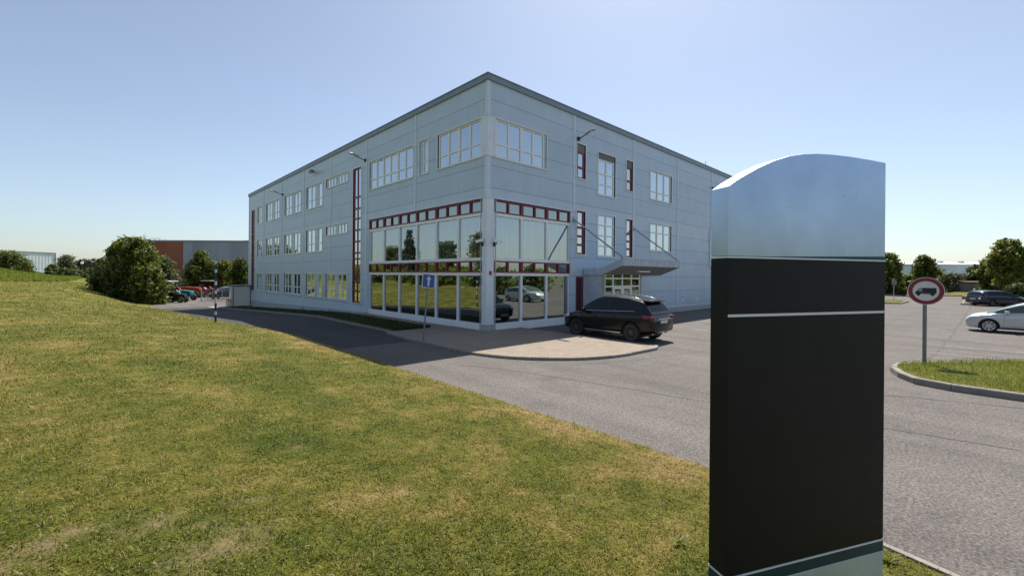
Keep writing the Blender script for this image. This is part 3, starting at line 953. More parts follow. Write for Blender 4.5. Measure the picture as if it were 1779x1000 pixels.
# glazed corner: white plinth rail, two tall rows of panes, two red framed bands
def shopfront(P, n, a_start, a_end, npan, blind):
    st = (a_end - a_start) / npan
    fr = MB()
    d0, d1 = .04, .20
    wbox(fr, P, a_start, a_end, -.25, .36, .0, .22)
    wbox(fr, P, a_start, a_end, 2.52, 2.66, d0, d1); wbox(fr, P, a_start, a_end, 3.20, 3.34, d0, d1)
    wbox(fr, P, a_start, a_end, 5.22, 5.36, d0, d1)
    for k in range(npan + 1):
        a = a_start + k * st
        for z0, z1 in ((.36, 2.52), (3.34, 5.22)):
            wbox(fr, P, max(a_start, a - .065), min(a_end, a + .065), z0, z1, d0 + .01, d1 - .01)
    wbox(fr, P, a_start + .004, a_end - .004, -.2, 5.94, .30, .31, 1)
    front = fr.build('shopfront', [M['alu'], M['dark']], office)
    for z0, z1 in ((.36, 2.52), (3.34, 5.22)):
        for k in range(npan):
            g = MB()
            rg_ = random.Random(k * 7 + int(z0 * 10) + npan)
            p, q = a_start + k * st + .065, a_start + (k + 1) * st - .065
            k1, k2, k3 = rg_.uniform(-.008, .008), rg_.uniform(-.008, .008), rg_.uniform(-.005, .005)
            nn_ = 7
            G = [[P(p + (q - p) * i / nn_, z0 + (z1 - z0) * j / nn_, .12 + k1 * (i / nn_ - .5) + k2 * (j / nn_ - .5) + .0035 * math.sin(PI * i / nn_) * math.sin(PI * j / nn_) * (1 if k % 3 else -.6)) for j in range(nn_ + 1)] for i in range(nn_ + 1)]
            for i in range(nn_):
                for j in range(nn_):
                    g.poly([G[i][j], G[i + 1][j], G[i + 1][j + 1], G[i][j + 1]], 0, n)
            g.build('pane', M['blind_glass'] if blind and z0 > 3 else M['shop_glass'], front, fix=False, smooth=60)
    if blind:
        bl = MB()
        nsl = int((a_end - a_start) / .085)
        rg_ = random.Random(9)
        for k in range(nsl):
            a = a_start + .05 + k * (a_end - a_start - .1) / nsl
            tz = rg_.uniform(-.012, .012)
            bl.poly([P(a, 3.36, .18), P(a + .078, 3.36, .215 + tz), P(a + .078, 5.2, .215 + tz), P(a, 5.2, .18)], 0, n)
        bl.build('blind', M['blind'], front, fix=False)
    for z0, z1 in ((2.66, 3.20), (5.36, 5.94)):
        b = MB(); t = .06
        wbox(b, P, a_start, a_end, z0, z0 + t, d0 - .02, d1); wbox(b, P, a_start, a_end, z1 - t, z1, d0 - .02, d1)
        g = MB()
        cuts = []
        for k in range(2 * npan + 1):
            a = a_start + k * st / 2
            hw = .075 if k % 2 == 0 else .04
            cuts.append((max(a_start, a - hw), min(a_end, a + hw)))
            wbox(b, P, cuts[-1][0], cuts[-1][1], z0 + t, z1 - t, d0 - .015, d1)
        rg_ = random.Random(int(z0 * 10) + npan)
        for (c0, c1) in zip(cuts, cuts[1:]):
            k1 = rg_.uniform(-.005, .005)
            g.poly([P(c0[1], z0 + t, .10 + k1), P(c1[0], z0 + t, .10), P(c1[0], z1 - t, .10 - k1), P(c0[1], z1 - t, .10)], 0, n)
        o = b.build('transom_band', M['red'], office); o['label'] = 'band of small panes in dark red frames'
        g.build('pane', M['shop_glass'], o, fix=False)

def clear_glass(name, refl):
    m, nt, b = new_mat(name)
    g = N(nt, 'ShaderNodeBsdfGlossy', Roughness=.01); g.inputs['Color'].default_value = (.8, .86, .86, 1)
    t = nt.nodes.new('ShaderNodeBsdfTransparent'); t.inputs['Color'].default_value = (.85, .9, .88, 1)
    mx = nt.nodes.new('ShaderNodeMixShader'); mx.inputs[0].default_value = refl
    nt.links.new(t.outputs[0], mx.inputs[1]); nt.links.new(g.outputs[0], mx.inputs[2])
    nt.links.new(mx.outputs[0], nt.nodes['Material Output'].inputs['Surface'])
    co = coords(nt, 'Object'); h = noise(nt, co, .9, 1, .4)
    n = N(nt, 'ShaderNodeBump', Strength=.10, Distance=.02); nt.links.new(h, n.inputs['Height']); nt.links.new(n.outputs['Normal'], g.inputs['Normal'])
    return m
M['blind_glass'] = clear_glass('blind_glass', .50)
M['blind'] = paint('vertical_blind', (.62, .61, .56), .8, 0, .06, 4)
shopfront(PL, NL, .34, SHOP_L, 6, True)
shopfront(PR, NR, .44, SHOP_R, 3, True)

# corner column with its darker foot
mb = MB()
mb.prism([(-.05, -.05), (.33, -.05), (.43, .0), (.43, .3), (.30, .3), (.30, .33), (-.0, .33), (-.05, .26)], .34, 5.96, lambda u, v, w: (u, v, w), 0)
col_ = mb.build('corner_column', M['column'], office, bevel=.012)
mb = MB(); mb.box(-.02, .40, -.02, .31, -.2, .33)
mb.build('column_foot', M['plinth'], col_)
mb = MB()
for (x0, x1, y0, y1) in ((.455, .485, -.065, -.035), (-.065, -.035, .355, .385)):
    mb.box(x0, x1, y0, y1, .1, 5.95)
mb.build('drain_pipe', M['steel'], col_)
mb = MB(); mb.box(.10, .25, -.062, -.052, 2.55, 2.73)
o = mb.build('red_plate', M['redplate'], col_)
mb = MB(); mb.box(.13, .22, -.066, -.0625, 2.62, 2.66)
# pale mark left where a sign was once fixed to the upper band is part of the sheet's wear

# vestibule with the entrance doors
lob = MB()
LX0, LX1, LY, LZ = 7.05, 11.0, -1.19, 2.92
lob.box(LX0, LX0 + .1, LY + .02, -.002, -.1, LZ, 0); lob.box(LX1 - .1, LX1, LY + .02, -.002, -.1, LZ, 0)
lob.box(LX0, LX0 + .24, LY, LY + .018, -.1, LZ, 1); lob.box(LX1 - .12, LX1, LY, LY + .018, -.1, LZ, 1)
lob.box(LX0 + .1, LX1 - .1, LY + .5, LY + .52, 0, LZ, 2)
lob.box(LX0, LX1, LY + .02, -.002, LZ, LZ + .04, 0)
lobby = lob.build('entrance_lobby', [M['fascia'], M['pier'], M['dark']], office)
df = MB(); dg = MB()
cx_ = [LX0 + .26, LX0 + 1.04, LX0 + 1.97, LX0 + 2.90, LX1 - .14]
rows = [.06, 1.98, 2.42, LZ - .06]
for c in cx_: df.box(c - .045, c + .045, LY + .01, LY + .09, 0, LZ - .02)
for r in rows[1:3]:
    for c, d in zip(cx_, cx_[1:]): df.box(c + .045, d - .045, LY + .015, LY + .085, r - .04, r + .04)
for c, d in zip(cx_, cx_[1:]):
    df.box(c + .045, d - .045, LY + .015, LY + .085, LZ - .08, LZ - .02)
    df.box(c + .045, d - .045, LY + .015, LY + .085, 0.0, .16)
for c, d in list(zip(cx_, cx_[1:]))[1:3]:      # door leaf stiles
    df.box(c + .05, c + .14, LY - .005, LY + .07, .17, 1.93); df.box(d - .14, d - .05, LY - .005, LY + .07, .17, 1.93)
    df.box(c + .14, d - .14, LY - .005, LY + .07, 1.83, 1.93)
door = df.build('door', M['white'], lobby)
for c, d in zip(cx_, cx_[1:]):
    for r0, r1 in ((.1, 1.94), (2.02, 2.38), (2.46, LZ - .08)):
        dg.poly([(c + .03, LY + .05, r0), (d - .03, LY + .05, r0), (d - .03, LY + .05, r1), (c + .03, LY + .05, r1)], 0, NR)
dg.build('pane', M['shop_glass'], lobby, fix=False)
hd = MB()
for c in (LX0 + 1.88, LX0 + 2.06): hd.tube([(c, LY - .05, .8), (c, LY - .05, 1.5)], .014, 8)
hd.build('handle', M['blackmetal'], lobby, smooth=40)
# red framed side door beside the lobby
rd = MB()
wbox(rd, PR, 6.30, 6.95, .02, 2.5, -.02, .04, 0)
wbox(rd, PR, 6.38, 6.74, .15, 2.4, -.03, -.021, 1)
rdo = rd.build('side_door', [M['red'], M['dark']], office)

# canopy: flat near the wall, then tilting up to the front edge; hung on two steel stays
cp = MB()
CX0, CX1 = 7.0, 13.25
prof = [(-.02, 2.95), (-1.19, 2.97), (-2.47, 3.46)]
fh = .37
for (a, b) in zip(prof, prof[1:]):
    cp.poly([(CX0, a[0], a[1] - .05), (CX1, a[0], a[1] - .05), (CX1, b[0], b[1] - .05), (CX0, b[0], b[1] - .05)], 0, (0, 0, 1))
    cp.poly([(CX0, a[0], a[1] - fh + .03), (CX1, a[0], a[1] - fh + .03), (CX1, b[0], b[1] - fh + .03), (CX0, b[0], b[1] - fh + .03)], 1, (0, 0, -1))
canopy = cp.build('canopy', [M['fascia'], M['soffit']], office, fix=False)
fa = MB()
for X, s in ((CX0, -1), (CX1, 1)):
    for (a, b) in zip(prof, prof[1:]):
        fa.prism([(a[0], a[1] - fh), (b[0], b[1] - fh), (b[0], b[1]), (a[0], a[1])], X, X + s * .04, lambda u, v, w: (w, u, v))
        n_ = max(1, int(abs(b[0] - a[0]) / .17))
        for k in range(n_):
            f = (k + .25) / n_; f2 = f + .5 / n_
            y0, y1 = a[0] + (b[0] - a[0]) * f, a[0] + (b[0] - a[0]) * f2
            z0, z1 = a[1] + (b[1] - a[1]) * f, a[1] + (b[1] - a[1]) * f2
            fa.prism([(y0, z0 - fh + .02), (y1, z1 - fh + .02), (y1, z1 - .02), (y0, z0 - .02)], X + s * .04, X + s * .075, lambda u, v, w: (w, u, v))
fa.box(CX0 - .04, CX1 + .04, -2.51, -2.471, 3.46 - fh, 3.46)
nr_ = 40
for k in range(nr_):
    x = CX0 + (CX1 - CX0) * (k + .25) / nr_
    fa.box(x, x + .08, -2.545, -2.51, 3.46 - fh + .02, 3.44)
fa.box(CX0 - .06, CX1 + .06, -2.555, -2.46, 3.46, 3.48)
fa.build('fascia', M['fascia'], canopy)
for x, x2 in ((6.10, 7.08), (12.10, 13.1)):
    st = MB()
    st.tube([(x, -.02, 5.56), (x2, -2.4, 3.54)], .042, 10)
    st.box(x - .09, x + .09, -.05, -.005, 5.42, 5.70); st.box(x2 - .05, x2 + .05, -2.44, -2.34, 3.44, 3.56)
    st.build('stay_rod', M['steel'], canopy, smooth=40)
lp = MB(); lp.box(9.4, 10.6, -2.0, -1.8, 2.78, 2.86)
lp.build('canopy_lamp', M['lens'], canopy, bevel=.015)
# pale conduit and small box on the far bay
mb = MB()
mb.tube([(23.8, -.06, 6.35), (23.72, -.07, 6.3), (23.7, -.07, 6.1), (23.7, -.07, 3.6), (23.65, -.08, 3.45), (23.4, -.2, 3.2), (23.3, -.3, 3.4)], .05, 8)
mb.build('wall_conduit', M['alu'], office, smooth=50)
mb = MB(); mb.tube([(25.2, 1.0, HT), (25.2, 1.0, HT + 1.0)], .03, 6)
mb.build('roof_vent', M['steel'], office)

# notices stuck on the wall right of the entrance
for (x, z, lab) in ((15.9, 1.02, 'small white notice on the office wall nearest the entrance canopy'), (19.0, .98, 'small white notice on the office wall, middle one of three'), (21.4, .98, 'small white notice on the office wall farthest from the entrance')):
    mb = MB(); mb.box(x - .14, x + .14, -.012, -.002, z - .2, z + .2)
    mb.box(x - .09, x + .09, -.0135, -.0122, z + .04, z + .14, 1); mb.box(x - .09, x + .09, -.0135, -.0122, z - .12, z - .02, 2)
    tag(mb.build('wall_notice', [M['paper'], M['shade'], M['strip']]), lab, 'notice', 'notices on the office wall')
mb = MB(); mb.box(LX0 + 2.28, LX0 + 2.54, LY + .028, LY + .033, 1.05, 1.38)
tag(mb.build('door_notice', M['paper']), 'white paper notice taped inside the glass entrance door', 'notice')
bn = MB(); bn.lathe([(.0, 0), (.17, 0), (.19, .05), (.2, .85), (.22, .86), (.22, .93), (.12, 1.0), (.0, 1.0)], (11.35, -.9, 0.0), (0, 0, 1), 18)
tag(bn.build('litter_bin', M['blackmetal'], smooth=40), 'black litter bin standing beside the glass entrance lobby', 'bin')

# wall lamps on long arms, cameras, flood lamp
def wall_lamp(name, x, y, z, out, label):
    t = empty(name, (x, y, z), 0, label, 'wall lamp', 'street style lamps on the office wall')
    o = Vector(out)
    side = Vector((-o.y, o.x, 0))
    t.scale = (.78, .78, .78)
    a = MB(); a.tube([(0, 0, 0), o * .25 + Vector((0, 0, .04)), o * .75 + Vector((0, 0, .2))], .035, 8); a.box(-.09, .09, -.09, .09, -.12, .12)
    a.build('arm', M['blackmetal'], t, smooth=40)
    h = MB()
    secs = [(.6, .03, .05), (.7, .075, .08), (.95, .13, .09), (1.25, .13, .08), (1.42, .06, .04)]
    k0 = 0; n_ = 12
    for (d, w_, hh) in secs:
        c = o * d + Vector((0, 0, .08 + d * .2))
        for j in range(n_):
            th = 2 * PI * j / n_
            p = c + side * (w_ * math.cos(th)) + Vector((0, 0, hh * math.sin(th) * (1 if math.sin(th) > 0 else .55)))
            h.v.append(tuple(p))
    for i in range(len(secs) - 1):
        for j in range(n_):
            a_ = i * n_ + j; b_ = i * n_ + (j + 1) % n_
            h.f.append((a_, b_, b_ + n_, a_ + n_)); h.m.append(0 if .5 < (j + .5) / n_ * 2 or j < 6 else 0)
    h.f.append(tuple(range(n_))); h.m.append(0); h.f.append(tuple((len(secs) - 1) * n_ + j for j in range(n_))); h.m.append(0)
    h.build('lamp_head', M['steel'], t, smooth=60)
    l = MB()
    c = o * 1.08 + Vector((0, 0, .08 + 1.08 * .2 - .02))
    l.lathe([(.0, -.055), (.07, -.045), (.10, 0.0), (.09, .02)], c, (0, 0, 1), 12)
    l.build('lens', M['lens'], t, smooth=60)
    return t
wall_lamp('wall_lamp', -.03, 12.05, 9.82, (-1, 0, 0), 'street style lamp on the lane wall above the tall red window')
wall_lamp('wall_lamp', -.03, 29.3, 9.84, (-1, 0, 0), 'street style lamp on the lane wall at the far end of the building')
wall_lamp('wall_lamp', 6.4, -.03, 9.95, (0, -1, 0), 'street style lamp on the entrance wall above the canopy side')
wall_lamp('wall_lamp', 24.0, -.03, 9.8, (0, -1, 0), 'street style lamp on the entrance wall just behind the pylon sign')
t = empty('flood_lamp', (-.02, 21.0, 10.55), 0, 'small grey flood lamp box high on the lane wall', 'flood lamp')
mb = MB(); mb.box(-.42, -.16, -.24, .24, -.12, .12); mb.build('housing', M['shade'], t, bevel=.03)
mb = MB(); mb.box(-.16, 0, -.04, .04, -.04, .04); mb.build('bracket', M['steel'], t)
mb = MB(); mb.box(-.40, -.18, -.21, .21, -.135, -.121); mb.build('lens', M['lens'], t)
def cctv(x, y, z, out, aim, label):
    t = empty('security_camera', (x, y, z), 0, label, 'security camera', 'security cameras on the corner column')
    o = Vector(out); a = Vector(aim).normalized()
    b = MB(); b.tube([(0, 0, 0), o * .12, o * .16 + Vector((0, 0, .1))], .02, 8); b.box(-.04, .04, -.04, .04, -.09, .09)
    b.build('bracket', M['blackmetal'], t, smooth=40)
    h = MB(); c = o * .18 + Vector((0, 0, .14))
    u = a.cross(Vector((0, 0, 1))).normalized(); v = u.cross(a)
    k = len(h.v)
    for (l_, w_, g_) in ((-.16, .045, .045), (.20, .05, .05)):
        for (i, j) in ((-1, -1), (1, -1), (1, 1), (-1, 1)):
            h.v.append(tuple(c + a * l_ + u * w_ * i + v * g_ * j))
    for q in ((0, 1, 2, 3), (4, 5, 6, 7), (0, 1, 5, 4), (1, 2, 6, 5), (2, 3, 7, 6), (3, 0, 4, 7)): h.f.append(q); h.m.append(0)
    k = len(h.v)
    for (l_, g_) in ((-.18, .055), (.27, .06)):
        for (i, j) in ((-.06, g_), (.06, g_), (.06, g_ + .012), (-.06, g_ + .012)): h.v.append(tuple(c + a * l_ + u * i + v * j))
    for q in ((0, 1, 2, 3), (4, 5, 6, 7), (0, 1, 5, 4), (1, 2, 6, 5), (2, 3, 7, 6), (3, 0, 4, 7)): h.f.append(tuple(k + i for i in q)); h.m.append(0)
    h.build('housing', M['alu'], t)
    d = MB(); d.lathe([(.0, .205), (.038, .205), (.042, .19)], c, a, 14); d.build('lens', M['blackmetal'], t)
cctv(-.07, .22, 3.92, (-1, 0, 0), (-1, .25, -.35), 'white security camera on the column face beside the lane glazing')
cctv(.36, -.07, 3.92, (.2, -1, 0), (.75, -.8, -.45), 'white security camera on the column face beside the entrance glazing')
# ------------------------------------------------------------------ pylon sign in the foreground
def metal_mat(name, c, rough, aniso=0.0, var=.05):
    m, nt, b = new_mat(name)
    co = coords(nt, 'Object')
    mp = nt.nodes.new('ShaderNodeMapping'); mp.inputs['Scale'].default_value = (30, 30, 1.2); nt.links.new(co, mp.inputs['Vector'])
    br = noise(nt, mp.outputs[0], 3, 4, .7)
    bl = noise(nt, co, 2.2, 4)
    nt.links.new(ramp(nt, bl, [(.3, tuple(x * (1 - var) for x in c)), (.7, tuple(min(1, x * (1 + var)) for x in c))]), b.inputs['Base Color'])
    b.inputs['Metallic'].default_value = 1.0
    nt.links.new(math_(nt, 'MULTIPLY_ADD', br, .12, rough - .06), b.inputs['Roughness'])
    bump(nt, b, br, .04, .002)
    return m
M['sign_silver'] = metal_mat('sign_silver', (.60, .74, .95), .55, var=.12)
M['sign_black'] = paint('sign_black', (.0125, .0120, .0130), .5, 0, .2, 1.2, spec=.22)
M['sign_teal'] = paint('sign_teal', (.006, .05, .075), .35, .2, .1)
M['sign_line'] = paint('sign_line', (.80, .82, .84), .4, .1, .05)
ux, uy = .952, .3057
p0 = cw(1.141, 2.31)
ang = math.atan2(RGT.y * ux + FWD.y * uy, RGT.x * ux + FWD.x * uy)
pyl = empty('pylon_sign', (p0[0], p0[1], float(lawn_z(p0[0], p0[1]))), ang, 'tall black pylon sign with a curved silver top standing on the lawn', 'sign')
PZ = pyl.location.z
W_, T_ = 1.2, .124
top = [(0, 3.03), (.05, 3.063), (.105, 3.094), (.2, 3.143), (.312, 3.192), (.42, 3.226), (.52, 3.246), (.62, 3.258), (.75, 3.265), (.9, 3.266), (1.05, 3.262), (W_, 3.255)]
mb = MB()
poly = [(0, 2.662 - PZ)] + [(a, z - PZ) for a, z in top] + [(W_, 2.662 - PZ)]
mb.prism(poly, .001, T_ - .001, lambda u, v, w: (u, w, v))
mb.build('header_panel', M['sign_silver'], pyl, bevel=.003, smooth=35)
mb = MB(); mb.box(-.001, W_ + .001, -.001, T_ + .001, 2.651 - PZ, 2.660 - PZ); mb.build('trim_strip', M['sign_line'], pyl)
mb = MB(); mb.prism([(.18, 2.661 - PZ), (W_ - .002, 2.661 - PZ), (W_ - .002, 2.682 - PZ)], -.0025, .0005, lambda u, v, w: (u, w, v)); mb.build('accent_band', M['sign_teal'], pyl)
mb = MB(); mb.box(0, W_, 0, T_, .962 - PZ, 2.650 - PZ); mb.build('name_panel', M['sign_black'], pyl, bevel=.003)
mb = MB(); mb.box(.0, W_ - .004, -.004, -.0005, 2.338 - PZ, 2.352 - PZ); mb.build('trim_strip', M['sign_line'], pyl)
mb = MB(); mb.box(-.001, W_ + .001, -.001, T_ + .001, .950 - PZ, .9605 - PZ); mb.build('trim_strip', M['sign_line'], pyl)
mb = MB(); mb.box(.0, W_, .0, T_, .888 - PZ, .949 - PZ); mb.build('accent_band', M['sign_teal'], pyl)
mb = MB(); mb.box(0, W_, 0, T_, -.25, .887 - PZ); mb.build('foot_panel', M['sign_silver'], pyl, bevel=.003)
mb = MB()
for (x, z) in ((.42, 2.945), (.42, 2.70), (.85, 3.03), (.85, 2.72)): mb.box(x, x + .014, -.002, .0005, z - PZ, z + .003 - PZ)
mb.build('fixing_slot', M['sign_line'], pyl)

# ------------------------------------------------------------------ traffic signs and posts
M['sign_blue'] = paint('sign_blue', (.014, .08, .33), .35, 0, .06)
M['sign_white'] = paint('sign_white', (.62, .63, .64), .4, 0, .05)
M['sign_red'] = paint('sign_red', (.22, .012, .020), .4, 0, .06)
M['sign_ink'] = paint('sign_ink', (.012, .012, .014), .5)
M['post_steel'] = paint('post_steel', (.20, .21, .215), .5, .5, .15, 6)
M['post_blue'] = paint('post_blue', (.016, .035, .11), .45, 0, .15)

def rounded(w, h, r, n=6):
    out = []
    for cx, cy, a in ((w - r, h - r, 0), (-w + r, h - r, 90), (-w + r, -h + r, 180), (w - r, -h + r, 270)):
        for i in range(n + 1):
            t_ = rad(a + 90 * i / n); out.append((cx + r * math.cos(t_), cy + r * math.sin(t_)))
    return out
def disc(r, n=48): return [(r * math.cos(2 * PI * i / n), r * math.sin(2 * PI * i / n)) for i in range(n)]

def face(a, b, c): return (a, c, b)      # sign plane: x across, z up, face towards -y

# no lorries
bx, by = px(1607, 12.3)
d_ = CAM - Vector((bx, by, 0)); yaw = math.atan2(d_.y, d_.x) + PI / 2
nl = empty('traffic_sign', (bx, by, .15), yaw, 'round red and white no lorries sign on a grey post in the kerbed island', 'traffic sign')
mb = MB(); mb.tube([(0, .05, -.2), (0, .05, 2.42)], .045, 12); mb.build('post', M['post_steel'], nl, smooth=40)
mb = MB(); C_ = (0.02, 2.05)
def disc_part(nm, poly, y0, y1, mat, holes=None):
    m_ = MB(); m_.prism([(C_[0] + u, C_[1] + v) for u, v in poly], y0, y1, face); return m_.build(nm, mat, nl)
disc_part('sign_plate', disc(.385), -.02, 0.0, M['sign_white'])
# red ring
mb = MB(); n_ = 56
for i in range(n_):
    a, b = 2 * PI * i / n_, 2 * PI * (i + 1) / n_
    mb.poly([(C_[0] + r * math.cos(t_), -.0235, C_[1] + r * math.sin(t_)) for r, t_ in ((.275, a), (.368, a), (.368, b), (.275, b))], 0, (0, -1, 0))
mb.build('red_ring', M['sign_red'], nl, fix=False)
mb = MB()
def pl2(pts, y=-.0235): mb.poly([(C_[0] + u, y, C_[1] + v) for u, v in pts], 0, (0, -1, 0))
pl2([(-.078, -.062), (.215, -.062), (.215, .088), (-.078, .088)])            # box body
pl2([(-.212, -.082), (-.085, -.082), (-.085, .074), (-.135, .074), (-.18, .004), (-.212, -.016)])   # cab
pl2([(-.085, -.082), (.2, -.082), (.2, -.065), (-.085, -.065)])
for wx_ in (-.155, .135):
    pl2([(wx_ + .042 * math.cos(2 * PI * i / 18), -.092 + .042 * math.sin(2 * PI * i / 18)) for i in range(18)], -.0240)
pl2([(-.225, -.068), (-.205, -.068), (-.205, -.045), (-.225, -.045)])
o = mb.build('lorry_symbol', M['sign_ink'], nl, fix=False)
mb = MB(); pl2([(-.155, .006), (-.098, .006), (-.098, .05), (-.126, .05)], -.0255); mb.build('cab_window', M['sign_white'], o, fix=False)

# one way arrow, leaning
bx, by = px(737, 16.4)
ow = empty('traffic_sign', (bx, by, .1), 0, 'leaning blue square one way sign with white arrow beside the lane', 'traffic sign')
d_ = (CAM - Vector((bx, by, 0)))
ow.rotation_euler = (rad(-3), rad(6.0), math.atan2(d_.y, d_.x) + PI / 2 + rad(26))
mb = MB(); mb.tube([(0, .03, -.3), (0, .03, 2.5)], .03, 12); mb.build('post', M['post_steel'], ow, smooth=40)
mb = MB(); mb.prism([(u, 2.22 + v) for u, v in rounded(.265, .265, .04)], -.02, 0, face); mb.build('sign_plate', M['sign_white'], ow)
mb = MB(); mb.poly([(u, -.0235, 2.22 + v) for u, v in rounded(.24, .24, .03)], 0, (0, -1, 0)); mb.build('blue_field', M['sign_blue'], ow, fix=False)
mb = MB()
mb.poly([(u, -.0265, 2.22 + v) for u, v in ((-.04, -.19), (.04, -.19), (.04, .06), (-.04, .06))], 0, (0, -1, 0))
mb.poly([(u, -.0265, 2.22 + v) for u, v in ((-.11, .06), (.11, .06), (0, .20))], 0, (0, -1, 0))
mb.build('arrow', M['sign_white'], ow, fix=False)

# banded post
bx, by = px(375, 21.6)
bz = float(lawn_z(bx, by))
pst = empty('marker_post', (bx, by, bz), 0, 'slim blue and white banded marker post at the lawn edge', 'post')
hs = [0, .36, .54, .93, 1.22, 1.40, 1.58, 1.82, 2.02, 2.42, 2.60, 2.85, 3.02]
mb = MB()
for k in range(len(hs) - 1):
    mb.lathe([(.05, hs[k]), (.05, hs[k + 1])], (0, 0, 0), (0, 0, 1), 14, 0 if k % 2 == 0 else 1)
mb.lathe([(.05, hs[-1]), (.045, hs[-1] + .02), (.0, hs[-1] + .03)], (0, 0, 0), (0, 0, 1), 14, 0)
mb.build('post_shaft', [M['post_blue'], M['sign_white']], pst, smooth=40)
mb = MB(); mb.box(-.03, .13, -.05, .05, 2.38, 2.45); mb.box(-.03, .10, -.04, .04, 2.86, 2.92); mb.build('bracket', M['blackmetal'], pst)

# ------------------------------------------------------------------ cars
M['car_black'] = paint('car_black', (.004, .004, .005), .25, 0, .1, 2, coat=.3, spec=.35)
M['car_silver'] = paint('car_silver', (.55, .57, .58), .3, .25, .04, 2, coat=.8)
M['car_navy'] = paint('car_navy', (.008, .014, .04), .25, .2, .1, 2, coat=.8)
M['car_white'] = paint('car_white', (.72, .73, .74), .3, 0, .04, 2, coat=.8)
M['car_red'] = paint('car_red', (.30, .03, .02), .3, 0, .06, 2, coat=.6)
M['car_teal'] = paint('car_teal', (.16, .30, .33), .3, 0, .06, 2, coat=.6)
M['car_glass'] = glass_mat('car_glass', (.8, .84, .84), .02, (.008, .009, .009))
M['car_glass_green'] = glass_mat('car_glass_green', (.8, .88, .84), .05, (.07, .10, .08))
M['tyre'] = paint('tyre', (.016, .016, .017), .85)
M['rim_dark'] = paint('rim_dark', (.10, .10, .105), .35, .7)
M['rim'] = paint('rim', (.48, .48, .48), .35, .6)
M['chrome'] = paint('chrome', (.75, .76, .77), .15, 1.0, .03)
M['tail'] = paint('tail_light', (.20, .010, .012), .15, 0, .1, coat=.8)
M['head'] = paint('head_light', (.65, .67, .68), .12, .3, .05, coat=.8)
M['trim'] = paint('black_trim', (.014, .014, .015), .5)

def sm_interp(x, pts, w=.10):
    xs = [p[0] for p in pts]; ys = [p[1] for p in pts]
    return float(np.mean([np.interp(x + d, xs, ys) for d in (-w, -w / 2, 0, w / 2, w)]))

